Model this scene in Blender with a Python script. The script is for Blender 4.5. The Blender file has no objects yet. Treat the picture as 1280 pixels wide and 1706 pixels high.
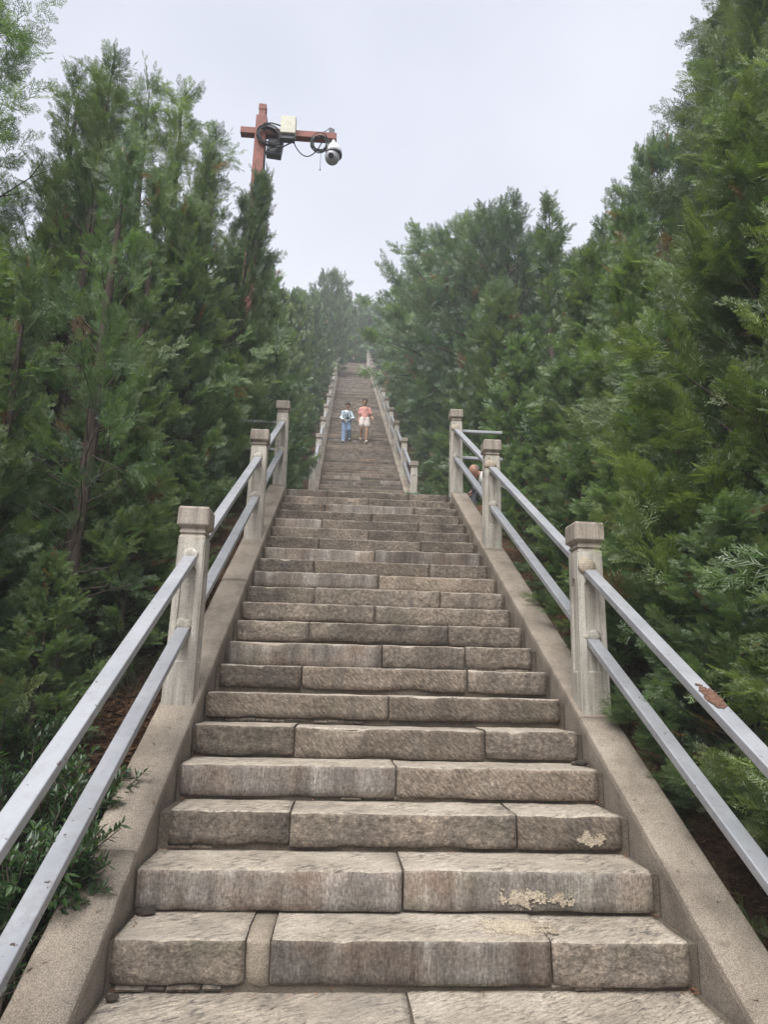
import bpy, bmesh, math, random
import numpy as np
from mathutils import Vector, Matrix, noise

random.seed(7)
S = bpy.context.scene
COL = S.collection
R = math.radians

# ------------------------------------------------------------------ camera
CAM = Vector((-0.3168, -2.9282, 0.965))
YAW, PITCH, ROLL = -0.0585, 0.2442, 0.0249
cam_d = bpy.data.cameras.new('camera'); cam = bpy.data.objects.new('camera', cam_d); COL.objects.link(cam)
cam_d.sensor_fit = 'VERTICAL'; cam_d.sensor_height = 36.0; cam_d.lens = 1137 / 1706 * 36
cam_d.clip_start = 0.05; cam_d.clip_end = 2000
F = Vector((-math.sin(YAW) * math.cos(PITCH), math.cos(YAW) * math.cos(PITCH), math.sin(PITCH)))
R0 = Vector((math.cos(YAW), math.sin(YAW), 0)); U0 = R0.cross(F)
RR = R0 * math.cos(ROLL) + U0 * math.sin(ROLL); UU = -R0 * math.sin(ROLL) + U0 * math.cos(ROLL)
m3 = Matrix((RR, UU, -F)).transposed()
cam.matrix_world = Matrix.Translation(CAM) @ m3.to_4x4()
S.camera = cam

# ------------------------------------------------------------------ sky, sun, exposure
SUN_EL, SUN_AZ = R(58), R(200)          # high, behind and slightly left of the camera, veiled by cloud
w = bpy.data.worlds.new('World'); S.world = w; w.use_nodes = True
nt = w.node_tree; nt.nodes.clear()
sky = nt.nodes.new('ShaderNodeTexSky'); sky.sky_type = 'NISHITA'; sky.sun_disc = False
sky.sun_elevation = SUN_EL; sky.sun_rotation = SUN_AZ; sky.dust_density = 5; sky.air_density = 1.5
bg1 = nt.nodes.new('ShaderNodeBackground'); bg1.inputs[1].default_value = 0.06
nt.links.new(sky.outputs[0], bg1.inputs[0])
tc = nt.nodes.new('ShaderNodeTexCoord')
nz = nt.nodes.new('ShaderNodeTexNoise'); nz.inputs['Scale'].default_value = 1.7; nz.inputs['Detail'].default_value = 3
nt.links.new(tc.outputs['Generated'], nz.inputs['Vector'])
cr = nt.nodes.new('ShaderNodeValToRGB')
cr.color_ramp.elements[0].position = 0.35; cr.color_ramp.elements[0].color = (0.70, 0.735, 0.86, 1)
cr.color_ramp.elements[1].position = 0.68; cr.color_ramp.elements[1].color = (0.95, 0.975, 1.09, 1)
nt.links.new(nz.outputs[0], cr.inputs[0])
bg2 = nt.nodes.new('ShaderNodeBackground'); bg2.inputs[1].default_value = 0.45
nt.links.new(cr.outputs[0], bg2.inputs[0])
mx = nt.nodes.new('ShaderNodeMixShader'); mx.inputs[0].default_value = 0.86
out = nt.nodes.new('ShaderNodeOutputWorld')
nt.links.new(bg1.outputs[0], mx.inputs[1]); nt.links.new(bg2.outputs[0], mx.inputs[2]); nt.links.new(mx.outputs[0], out.inputs[0])
sd = bpy.data.lights.new('sun', 'SUN'); sd.energy = 3.0; sd.angle = R(45); sd.color = (1.0, 0.972, 0.935)
sun = bpy.data.objects.new('sun', sd); COL.objects.link(sun)
sdir = Vector((math.sin(SUN_AZ) * math.cos(SUN_EL), math.cos(SUN_AZ) * math.cos(SUN_EL), math.sin(SUN_EL)))
sun.rotation_euler = sdir.to_track_quat('Z', 'Y').to_euler(); sun.location = (0, 0, 60)
S.view_settings.view_transform = 'Standard'; S.view_settings.look = 'None'
S.view_settings.gamma = 1; S.view_settings.use_curve_mapping = False
S.view_settings.exposure = 1.2
S.render.engine = 'CYCLES'
S.cycles.max_bounces = 7; S.cycles.diffuse_bounces = 5; S.cycles.transmission_bounces = 4; S.cycles.volume_bounces = 1
S.cycles.use_denoising = True
HAZE = 0.0030

# ------------------------------------------------------------------ helpers
def lin(r, g, b):
    f = lambda c: (c / 255 / 12.92) if c / 255 <= 0.04045 else ((c / 255 + 0.055) / 1.055) ** 2.4
    return (f(r), f(g), f(b), 1)

def setp(o, label=None, cat=None, group=None, kind=None):
    if label: o['label'] = label
    if cat: o['category'] = cat
    if group: o['group'] = group
    if kind: o['kind'] = kind
    return o

def empty(name, loc=(0, 0, 0), rz=0):
    o = bpy.data.objects.new(name, None); COL.objects.link(o)
    o.location = loc; o.rotation_euler = (0, 0, rz); o.empty_display_size = 0.2
    return o

def link(name, me, parent=None, loc=None, rot=None):
    o = bpy.data.objects.new(name, me); COL.objects.link(o)
    if parent: o.parent = parent
    if loc is not None: o.location = loc
    if rot is not None: o.rotation_euler = rot
    return o

def bm_mesh(bm, name, mats, smooth=False):
    me = bpy.data.meshes.new(name); bm.normal_update(); bm.to_mesh(me); bm.free()
    for m in (mats if isinstance(mats, (list, tuple)) else [mats]): me.materials.append(m)
    if smooth: me.polygons.foreach_set('use_smooth', [True] * len(me.polygons))
    return me

def add_box(bm, c, s, rot=None, mi=0, bev=0):
    r = bmesh.ops.create_cube(bm, size=1.0)
    M = Matrix.Translation(c) @ (rot.to_4x4() if rot else Matrix.Identity(4)) @ Matrix.Diagonal((*s, 1))
    bmesh.ops.transform(bm, matrix=M, verts=r['verts'])
    fs = {f for v in r['verts'] for f in v.link_faces}
    for f in fs: f.material_index = mi
    if bev:
        es = {e for v in r['verts'] for e in v.link_edges}
        bmesh.ops.bevel(bm, geom=list(es), offset=bev, segments=2, affect='EDGES', profile=0.5)

def add_tube(bm, pts, rad, n=8, cap=True, mi=0, flat=1.0):
    pts = [Vector(p) for p in pts]
    rad = rad if isinstance(rad, (list, tuple)) else [rad] * len(pts)
    rings = []; up = Vector((0.13, 0.31, 0.94))
    for i, p in enumerate(pts):
        d = (pts[min(i + 1, len(pts) - 1)] - pts[max(i - 1, 0)])
        d = d.normalized() if d.length > 1e-9 else Vector((0, 0, 1))
        if abs(d.dot(up)) > 0.97: up = Vector((0.94, 0.13, 0.31))
        a = d.cross(up).normalized(); b = d.cross(a)
        rings.append([bm.verts.new(p + (a * math.cos(t) + b * math.sin(t) * flat) * rad[i]) for t in [2 * math.pi * k / n for k in range(n)]])
    for i in range(len(rings) - 1):
        for k in range(n):
            f = bm.faces.new((rings[i][k], rings[i][(k + 1) % n], rings[i + 1][(k + 1) % n], rings[i + 1][k])); f.material_index = mi; f.smooth = True
    if cap:
        for rg in (rings[0][::-1], rings[-1]):
            f = bm.faces.new(rg); f.material_index = mi

def add_ball(bm, c, r, seg=14, rings=9, mi=0, sc=(1, 1, 1), rot=None):
    q = bmesh.ops.create_uvsphere(bm, u_segments=seg, v_segments=rings, radius=1.0)
    M = Matrix.Translation(c) @ (rot.to_4x4() if rot else Matrix.Identity(4)) @ Matrix.Diagonal((r * sc[0], r * sc[1], r * sc[2], 1))
    bmesh.ops.transform(bm, matrix=M, verts=q['verts'])
    for f in {f for v in q['verts'] for f in v.link_faces}: f.material_index = mi; f.smooth = True

# node helper
class NT:
    def __init__(s, name, rough=0.85, metal=0.0, spec=0.3):
        s.m = bpy.data.materials.new(name); s.m.use_nodes = True; s.t = s.m.node_tree
        s.b = s.t.nodes['Principled BSDF']; s.b.inputs['Roughness'].default_value = rough
        s.b.inputs['Metallic'].default_value = metal; s.b.inputs['Specular IOR Level'].default_value = spec
    def n(s, ty, **k):
        nd = s.t.nodes.new('ShaderNode' + ty)
        for a, v in k.items(): setattr(nd, a, v)
        return nd
    def l(s, a, b): s.t.links.new(a, b)
    def val(s, sock, v):
        if hasattr(v, 'is_linked') or isinstance(v, bpy.types.NodeSocket): s.l(v, sock)
        else: sock.default_value = v
    def coords(s, scale=(1, 1, 1), rot=(0, 0, 0), rnd=8.0, kind='Object'):
        tc = s.n('TexCoord'); mp = s.n('Mapping')
        mp.inputs['Scale'].default_value = scale; mp.inputs['Rotation'].default_value = rot
        if rnd:
            oi = s.n('ObjectInfo'); ml = s.n('Math', operation='MULTIPLY'); ml.inputs[1].default_value = rnd * 7.3
            s.l(oi.outputs['Random'], ml.inputs[0])
            ad = s.n('VectorMath', operation='ADD'); s.l(tc.outputs[kind], ad.inputs[0]); s.l(ml.outputs[0], ad.inputs[1])
            s.l(ad.outputs[0], mp.inputs['Vector'])
        else: s.l(tc.outputs[kind], mp.inputs['Vector'])
        return mp.outputs[0]
    def aniso(s, rot, scale, rnd=8.0):
        a = s.coords(rot=rot, rnd=rnd); mp = s.n('Mapping'); mp.inputs['Scale'].default_value = scale; s.l(a, mp.inputs['Vector']); return mp.outputs[0]
    def noise(s, vec, scale, detail=4, rough=0.55, dist=0):
        q = s.n('TexNoise'); q.inputs['Scale'].default_value = scale; q.inputs['Detail'].default_value = detail
        q.inputs['Roughness'].default_value = rough; q.inputs['Distortion'].default_value = dist
        s.l(vec, q.inputs['Vector']); return q.outputs[0]
    def wave(s, vec, scale, dist=2, detail=2, axis='X', dscale=1.0):
        q = s.n('TexWave', wave_type='BANDS', bands_direction=axis); q.inputs['Scale'].default_value = scale
        q.inputs['Distortion'].default_value = dist; q.inputs['Detail'].default_value = detail; q.inputs['Detail Scale'].default_value = dscale
        s.l(vec, q.inputs['Vector']); return q.outputs['Fac']
    def voro(s, vec, scale, feat='F1'):
        q = s.n('TexVoronoi', feature=feat); q.inputs['Scale'].default_value = scale; s.l(vec, q.inputs['Vector']); return q.outputs[0]
    def ramp(s, fac, stops):
        q = s.n('ValToRGB'); e = q.color_ramp.elements
        while len(e) < len(stops): e.new(0.5)
        for el, (p, c) in zip(e, stops):
            el.position = p; el.color = c if len(c) == 4 else (*c, 1)
        s.l(fac, q.inputs[0]); return q.outputs[0]
    def rng(s, fac, a, b, c=0.0, d=1.0):
        q = s.n('MapRange'); q.inputs[1].default_value = a; q.inputs[2].default_value = b; q.inputs[3].default_value = c; q.inputs[4].default_value = d
        s.l(fac, q.inputs[0]); return q.outputs[0]
    def math(s, op, a, b=0.0):
        q = s.n('Math', operation=op); s.val(q.inputs[0], a); s.val(q.inputs[1], b); return q.outputs[0]
    def mix(s, fac, a, b, mode='MIX'):
        q = s.n('MixRGB', blend_type=mode); s.val(q.inputs[0], fac)
        for i, v in ((1, a), (2, b)):
            if isinstance(v, bpy.types.NodeSocket): s.l(v, q.inputs[i])
            else: q.inputs[i].default_value = v if len(v) == 4 else (*v, 1)
        return q.outputs[0]
    def bump(s, h, strength=0.5, dist=0.01, prev=None):
        q = s.n('Bump'); q.inputs['Strength'].default_value = strength; q.inputs['Distance'].default_value = dist
        s.l(h, q.inputs['Height'])
        if prev: s.l(prev, q.inputs['Normal'])
        return q.outputs[0]
    def done(s, col, nrm=None, rough=None):
        s.val(s.b.inputs['Base Color'], col)
        if nrm: s.l(nrm, s.b.inputs['Normal'])
        if rough is not None: s.val(s.b.inputs['Roughness'], rough)
        return s.m

def plain(name, col, rough=0.7, metal=0, spec=0.3, var=0.15, scale=12):
    q = NT(name, rough, metal, spec); v = q.coords()
    k = q.rng(q.noise(v, scale), 0.3, 0.7, 1 - var, 1 + var)
    return q.done(q.mix(1.0, col, q.mix(0, k, k), 'MULTIPLY'), q.bump(q.noise(v, scale * 8), 0.15, 0.004))

# ------------------------------------------------------------------ materials
def stone_front(kind):
    q = NT('stone_front_' + kind, 0.88, spec=0.22)
    v = q.coords()
    vs = q.coords(scale=(1, 1, 0.10))
    vh = q.coords(scale=(0.06, 1, 1))
    blot = q.noise(v, 3.2, 5, 0.6)
    streak = q.noise(vs, 9.0, 4, 0.6)
    fine = q.noise(v, 90, 3, 0.7)
    oi = q.n('ObjectInfo').outputs['Random']
    if kind == 'comb':
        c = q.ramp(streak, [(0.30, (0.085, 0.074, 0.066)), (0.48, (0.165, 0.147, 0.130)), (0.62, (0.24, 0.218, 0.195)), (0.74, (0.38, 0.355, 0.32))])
        c = q.mix(q.rng(blot, 0.45, 0.68, 0, 0.6), c, (0.20, 0.135, 0.095))
        lines = q.noise(q.coords(scale=(1, 1, 0.16)), 170, 3, 0.65); lh = q.noise(vh, 60, 2, 0.6)
        c = q.mix(1.0, c, q.ramp(lines, [(0.34, (0.74, 0.74, 0.74)), (0.66, (1.3, 1.3, 1.3))]), 'MULTIPLY')
        gr = q.noise(v, 55, 4, 0.7)
        c = q.mix(1.0, c, q.ramp(gr, [(0.32, (0.72, 0.71, 0.70)), (0.68, (1.28, 1.27, 1.25))]), 'MULTIPLY')
        c = q.mix(q.rng(lh, 0.62, 0.72, 0, 0.35), c, (0.07, 0.06, 0.052))
        n = q.bump(lines, 0.6, 0.006, q.bump(gr, 0.5, 0.008))
    elif kind == 'rough':
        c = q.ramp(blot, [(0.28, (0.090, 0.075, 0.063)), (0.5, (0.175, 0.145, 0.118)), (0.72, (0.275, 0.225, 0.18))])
        c = q.mix(q.rng(streak, 0.52, 0.72, 0, 0.55), c, (0.105, 0.098, 0.09))
        pit = q.noise(v, 38, 5, 0.7)
        c = q.mix(1.0, c, q.ramp(pit, [(0.33, (0.52, 0.51, 0.50)), (0.55, (1.02, 1.02, 1.02)), (0.72, (1.75, 1.7, 1.6))]), 'MULTIPLY')
        n = q.bump(pit, 0.85, 0.016, q.bump(q.noise(v, 9, 4), 0.6, 0.03))
    else:   # picked with a pointed chisel: short slanting pecks
        vd = q.aniso((0, R(42), 0), (1, 1, 0.42))
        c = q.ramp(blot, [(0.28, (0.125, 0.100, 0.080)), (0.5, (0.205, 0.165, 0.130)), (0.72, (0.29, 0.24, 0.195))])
        c = q.mix(q.rng(streak, 0.54, 0.72, 0, 0.5), c, (0.13, 0.115, 0.10))
        pk = q.noise(vd, 70, 4, 0.65)
        c = q.mix(1.0, c, q.ramp(pk, [(0.34, (0.60, 0.59, 0.58)), (0.54, (1, 1, 1)), (0.68, (1.55, 1.52, 1.48))]), 'MULTIPLY')
        n = q.bump(pk, 0.9, 0.014, q.bump(q.noise(v, 12, 4), 0.5, 0.02))
    c = q.mix(1.0, c, q.ramp(fine, [(0.3, (0.72, 0.72, 0.72)), (0.7, (1.28, 1.28, 1.28))]), 'MULTIPLY')
    moss = q.rng(q.noise(v, 2.1, 5, 0.65), 0.57, 0.72, 0, 0.30)
    c = q.mix(moss, c, (0.12, 0.13, 0.075))
    c = q.mix(1.0, c, (0.975, 0.98, 0.985), 'MULTIPLY')
    tone = q.rng(oi, 0, 1, 0.66, 1.22)
    c = q.mix(1.0, c, q.mix(0, tone, tone), 'MULTIPLY')
    return q.done(c, n)

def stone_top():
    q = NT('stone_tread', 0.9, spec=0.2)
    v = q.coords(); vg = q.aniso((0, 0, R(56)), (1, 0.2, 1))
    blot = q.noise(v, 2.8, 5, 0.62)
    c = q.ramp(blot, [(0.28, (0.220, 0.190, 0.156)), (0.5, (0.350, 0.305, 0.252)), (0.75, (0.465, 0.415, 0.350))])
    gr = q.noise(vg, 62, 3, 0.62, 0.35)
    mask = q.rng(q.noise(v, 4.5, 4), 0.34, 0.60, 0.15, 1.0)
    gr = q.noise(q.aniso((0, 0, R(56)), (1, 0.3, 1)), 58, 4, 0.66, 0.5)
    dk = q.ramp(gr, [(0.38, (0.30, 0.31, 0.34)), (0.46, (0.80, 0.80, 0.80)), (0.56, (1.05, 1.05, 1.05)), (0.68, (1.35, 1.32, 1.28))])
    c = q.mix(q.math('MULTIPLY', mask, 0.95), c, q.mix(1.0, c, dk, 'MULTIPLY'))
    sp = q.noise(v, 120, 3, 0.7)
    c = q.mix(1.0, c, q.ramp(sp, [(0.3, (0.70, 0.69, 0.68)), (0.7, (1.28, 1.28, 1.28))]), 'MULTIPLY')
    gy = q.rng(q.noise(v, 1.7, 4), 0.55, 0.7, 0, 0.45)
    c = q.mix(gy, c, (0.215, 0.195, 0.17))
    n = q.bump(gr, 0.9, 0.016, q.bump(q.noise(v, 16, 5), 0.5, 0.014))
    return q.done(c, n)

def concrete(name, c0, c1, c2, agg=True, streaks=False):
    q = NT(name, 0.92, spec=0.2); v = q.coords()
    c = q.ramp(q.noise(v, 3.0, 6, 0.62), [(0.3, c0), (0.5, c1), (0.72, c2)])
    if streaks:
        st = q.noise(q.coords(scale=(1, 1, 0.06)), 24, 5, 0.65)
        c = q.mix(q.rng(st, 0.50, 0.36, 0, 0.6), c, tuple(min(0.62, 1.5 * x) for x in c1))
        c = q.mix(q.rng(st, 0.52, 0.72, 0, 0.65), c, tuple(0.42 * x for x in c1))
        c = q.mix(q.rng(q.noise(v, 2.0, 5), 0.55, 0.75, 0, 0.35), c, (0.22, 0.20, 0.145))
    if agg:
        c = q.mix(q.rng(q.noise(v, 1.4, 6, 0.7), 0.50, 0.66, 0, 0.6), c, tuple(0.55 * x for x in c1))
        c = q.mix(q.rng(q.noise(v, 2.3, 5, 0.7), 0.58, 0.7, 0, 0.4), c, (0.13, 0.125, 0.08))
    fine = q.noise(v, 200 if agg else 130, 2, 0.7)
    lo, hi = (0.52, 1.5) if agg else (0.78, 1.2)
    c = q.mix(1.0, c, q.ramp(fine, [(0.32, (lo,) * 3), (0.68, (hi, hi * 0.98, hi * 0.95))]), 'MULTIPLY')
    c = q.mix(q.rng(q.noise(v, 6, 6, 0.7), 0.58, 0.72, 0, 0.5), c, tuple(0.5 * x for x in c0))
    n = q.bump(fine, 0.5 if agg else 0.25, 0.005, q.bump(q.noise(v, 14, 5), 0.35, 0.012))
    return q.done(c, n)

M = {}
for k in ('comb', 'rough', 'pick'): M[k] = stone_front(k)
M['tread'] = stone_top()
M['mortar'] = concrete('bedding_mortar', (0.060, 0.050, 0.040), (0.105, 0.088, 0.070), (0.17, 0.145, 0.115))
M['patch'] = concrete('mortar_patch', (0.175, 0.148, 0.120), (0.24, 0.205, 0.165), (0.31, 0.268, 0.22))
M['ramp'] = concrete('ramp_concrete', (0.160, 0.136, 0.112), (0.250, 0.215, 0.180), (0.325, 0.285, 0.240))
M['post'] = concrete('post_concrete', (0.28, 0.262, 0.228), (0.385, 0.365, 0.325), (0.48, 0.46, 0.415), agg=False, streaks=True)
M['cap'] = concrete('cap_concrete', (0.175, 0.15, 0.128), (0.27, 0.238, 0.205), (0.36, 0.325, 0.285), agg=False, streaks=True)
M['white'] = plain('white_plaster', (0.62, 0.60, 0.55, 1), 0.9)

def rail_mat():
    q = NT('rail_paint', 0.42, 0.25, 0.5); v = q.coords()
    c = q.ramp(q.noise(v, 5, 4), [(0.3, (0.30, 0.31, 0.335)), (0.7, (0.385, 0.395, 0.42))])
    sc = q.noise(q.coords(scale=(1, 0.12, 1)), 60, 3)
    c = q.mix(q.rng(sc, 0.62, 0.75, 0, 0.5), c, (0.25, 0.26, 0.28))
    chip = q.rng(q.noise(v, 34, 5, 0.65), 0.658, 0.676)
    c = q.mix(chip, c, (0.075, 0.045, 0.032))
    dirt = q.rng(q.noise(v, 9, 5, 0.7), 0.50, 0.72, 0, 0.5)
    c = q.mix(dirt, c, (0.19, 0.185, 0.18))
    c = q.mix(q.rng(q.noise(q.coords(scale=(1, 0.3, 1)), 14, 5, 0.7), 0.64, 0.74, 0, 0.6), c, (0.20, 0.12, 0.08))
    return q.done(c, q.bump(chip, -0.3, 0.003), q.rng(dirt, 0, 0.5, 0.40, 0.65))
M['rail'] = rail_mat()
M['rust'] = plain('rust', (0.115, 0.062, 0.042, 1), 0.9, var=0.5, scale=60)

def bark(name='bark', a=(0.045, 0.036, 0.03), b=(0.13, 0.105, 0.085)):
    q = NT(name, 0.95, spec=0.15); v = q.coords(scale=(1, 1, 0.12))
    st = q.noise(v, 30, 5, 0.65, 0.5)
    return q.done(q.ramp(st, [(0.35, a), (0.7, b)]), q.bump(st, 0.9, 0.02))
M['bark'] = bark()
M['twig'] = bark('dead_twig', (0.10, 0.085, 0.07), (0.22, 0.19, 0.16))

def leaf_mat(name, stops, trans=0.48, obj_var=0.22):
    m = bpy.data.materials.new(name); m.use_nodes = True; t = m.node_tree; t.nodes.clear()
    q = NT.__new__(NT); q.m = m; q.t = t
    at = q.n('Attribute', attribute_name='tint')
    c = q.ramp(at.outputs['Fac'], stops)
    oi = q.n('ObjectInfo').outputs['Random']
    k = q.rng(oi, 0, 1, 1 - obj_var, 1 + obj_var)
    c = q.mix(1.0, c, q.mix(0, k, k), 'MULTIPLY')
    hs = q.n('HueSaturation'); q.l(q.rng(q.math('FRACT', q.math('MULTIPLY', oi, 17.3)), 0, 1, 0.485, 0.515), hs.inputs['Hue']); q.l(c, hs.inputs['Color']); c = hs.outputs[0]
    d = q.n('BsdfDiffuse'); tr = q.n('BsdfTranslucent'); g = q.n('BsdfGlossy'); g.inputs['Roughness'].default_value = 0.42
    g.inputs['Color'].default_value = (0.8, 0.85, 0.8, 1)
    q.l(c, d.inputs[0]); q.l(q.mix(1.0, c, (1.15, 1.25, 0.7, 1), 'MULTIPLY'), tr.inputs[0])
    a = q.n('MixShader'); a.inputs[0].default_value = trans; q.l(d.outputs[0], a.inputs[1]); q.l(tr.outputs[0], a.inputs[2])
    b = q.n('MixShader'); b.inputs[0].default_value = 0.055; q.l(a.outputs[0], b.inputs[1]); q.l(g.outputs[0], b.inputs[2])
    o = q.n('OutputMaterial'); q.l(b.outputs[0], o.inputs[0])
    return m
BROWN = [(0.905, (0.115, 0.15, 0.05)), (0.915, (0.17, 0.085, 0.040)), (1.0, (0.27, 0.14, 0.065))]
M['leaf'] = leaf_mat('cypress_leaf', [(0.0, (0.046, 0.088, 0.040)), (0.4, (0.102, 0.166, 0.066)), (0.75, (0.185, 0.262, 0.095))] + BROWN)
M['leaf_fresh'] = leaf_mat('cypress_leaf_fresh', [(0.0, (0.056, 0.104, 0.034)), (0.4, (0.120, 0.192, 0.054)), (0.75, (0.24, 0.315, 0.085))] + BROWN)
M['leaf_blue'] = leaf_mat('juniper_leaf', [(0.0, (0.048, 0.090, 0.052)), (0.4, (0.092, 0.155, 0.080)), (0.75, (0.15, 0.225, 0.105))] + BROWN)
M['leaf_broad'] = leaf_mat('privet_leaf', [(0.0, (0.026, 0.058, 0.022)), (0.5, (0.046, 0.092, 0.032)), (0.85, (0.10, 0.155, 0.045))] + BROWN)
M['leaf_grass'] = leaf_mat('sedge_blade', [(0.0, (0.022, 0.045, 0.020)), (0.8, (0.05, 0.09, 0.035))] + BROWN)
M['litter'] = leaf_mat('dry_litter', [(0.0, (0.085, 0.042, 0.022)), (0.5, (0.17, 0.085, 0.045)), (1.0, (0.30, 0.17, 0.09))], trans=0.1)

def ground_mat():
    q = NT('forest_floor', 0.97, spec=0.1); v = q.coords(rnd=0)
    c = q.ramp(q.noise(v, 1.3, 6, 0.65), [(0.3, (0.035, 0.026, 0.018)), (0.5, (0.085, 0.052, 0.032)), (0.7, (0.15, 0.085, 0.05))])
    f = q.noise(q.coords(scale=(1, 0.3, 1), rot=(0, 0, 0.7), rnd=0), 60, 4, 0.7)
    c = q.mix(1.0, c, q.ramp(f, [(0.3, (0.45,) * 3), (0.7, (1.5, 1.45, 1.4))]), 'MULTIPLY')
    c = q.mix(q.rng(q.noise(v, 0.6, 4), 0.55, 0.7, 0, 0.6), c, (0.05, 0.065, 0.028))
    return q.done(c, q.bump(f, 0.8, 0.03, q.bump(q.noise(v, 6, 5), 0.8, 0.1)))
M['ground'] = ground_mat()

# ------------------------------------------------------------------ layout numbers
W = 2.30; T1, Z1 = 0.3088, 0.1758; N_LO, N_HI = -3, 20          # lower flight: tread, riser, step indices
SL1 = Z1 / T1; LAND = N_HI * Z1                                 # landing height 3.516
T2, Z2, Y2, N2 = 0.305, 0.180, 10.95, 139; SL2 = Z2 / T2        # upper flight
GROUND = N_LO * Z1 - Z1

def base_h(y):
    if y < -1.2: return GROUND - 0.012
    if y < 6.35: return max(GROUND - 0.012, SL1 * y - 0.02)
    if y < Y2: return LAND
    e = Y2 + N2 * T2
    if y < e: return LAND + SL2 * (y - Y2)
    return LAND + SL2 * (e - Y2) + 0.16 * min(y - e, 45)

def terrain(x, y):
    h = base_h(y); ax = abs(x)
    off = 0.0
    if y > -1.3:
        off = -0.33 if ax > 1.5 else -0.75
        if 6.5 < y < Y2 - 0.1 : off = -0.02 if ax > 1.3 else -0.12
        if y > Y2 + N2 * T2 + 0.5: off = -0.02
    k = min(1, max(0, (ax - 1.6) / 1.5))
    n = noise.noise(Vector((x * 0.35, y * 0.35, 1.7))) * 0.16 + noise.noise(Vector((x * 1.7, y * 1.7, 5.1))) * 0.05
    far = min(1, max(0, (ax - 8) / 40)) * noise.noise(Vector((x * 0.02, y * 0.02, 9))) * 3
    return h + off + n * k + far * (1 if y > 0 else 0.2)

# ------------------------------------------------------------------ ground sheet
def make_ground():
    xs = sorted(set([round(s * v, 3) for s in (-1, 1) for v in [0.0, 0.7, 1.25, 1.42, 1.55] + [1.7 + 0.22 * i for i in range(24)] + [7.2, 8, 9, 10.5, 12, 14, 17, 20, 25, 32, 40, 50, 65, 80, 100, 125, 150]]))
    ys = [-150, -110, -80, -55, -35, -22, -14, -9, -6, -4, -3] + [-2 + 0.22 * i for i in range(63)] + [12 + 0.8 * i for i in range(56)] + [58, 61, 65, 70, 76, 84, 92, 98, 106, 118, 134, 150]
    ys = sorted(ys)
    V = [(x, y, terrain(x, y)) for y in ys for x in xs]; nx = len(xs)
    Fc = [(j * nx + i, j * nx + i + 1, (j + 1) * nx + i + 1, (j + 1) * nx + i) for j in range(len(ys) - 1) for i in range(nx - 1)]
    me = bpy.data.meshes.new('hillside'); me.from_pydata(V, [], Fc); me.materials.append(M['ground'])
    me.polygons.foreach_set('use_smooth', [True] * len(me.polygons))
    setp(link('hillside', me), kind='structure')
make_ground()

# ------------------------------------------------------------------ stone slabs of the stairs
def stone_mesh(L, D, H, front, seed, fine=True, rough=1.0):
    """a hewn slab: origin at its left front bottom corner, front face towards -y"""
    off = Vector((seed * 3.7, seed * 1.3, seed * 2.1))
    step = 0.03 if fine else 0.2
    nx = max(2, int(L / step))
    if fine: prof = [(0.012, 0), (0.0, 0.012), (0, H * .3), (0, H * .58), (0, H * .84), (0.0, H - 0.013), (0.004, H - 0.004), (0.014, H), (0.04, H), (D * .3, H), (D * .5, H), (D * .75, H), (D, H)]
    else: prof = [(0.006, 0), (0, H - 0.012), (0.012, H), (D, H)]
    bm = bmesh.new(); rows = []
    for i in range(nx + 1):
        x = L * i / nx; row = []
        endf = min(i, nx - i)
        for j, (y, z) in enumerate(prof):
            p = Vector((x, y, z)); q = p + off
            n1 = noise.noise(q * 5); n2 = noise.noise(q * 17); n3 = noise.noise(q * 45)
            dx = 0.0
            if endf == 0: dx = (n1 * 0.006 + n2 * 0.004) * rough
            if y < 0.02 and z < H - 0.001: p.y += (n1 * 0.009 + n2 * 0.006 + n3 * 0.003) * rough
            if z > H - 0.014: p.z += (n1 * 0.004 + n2 * 0.002) * rough
            if fine and abs(y) < 0.02 and z > H - 0.02:      # worn, chipped nosing
                ch = max(0.0, noise.noise(q * 9 + Vector((9, 9, 9))) - 0.14) * 0.022 + max(0, n3) * 0.004
                p.y += ch * 0.8; p.z -= ch
            if fine and endf == 0: p.y += 0.006 if y < 0.02 else 0
            if z < 0.02: p.z += max(0, n1) * 0.018 * rough
            p.x += dx; row.append(bm.verts.new(p))
        rows.append(row)
    for i in range(nx):
        for j in range(len(prof) - 1):
            f = bm.faces.new((rows[i][j], rows[i + 1][j], rows[i + 1][j + 1], rows[i][j + 1]))
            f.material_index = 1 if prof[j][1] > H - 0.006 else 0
            f.smooth = fine
    for row, rev in ((rows[0], True), (rows[-1], False)):
        b = bm.verts.new((row[0].co.x, D, 0)); lst = row + [b]
        f = bm.faces.new(lst[::-1] if not rev else lst); f.material_index = 0
    return bm_mesh(bm, 'step_stone', [M[front], M['tread']])

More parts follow.
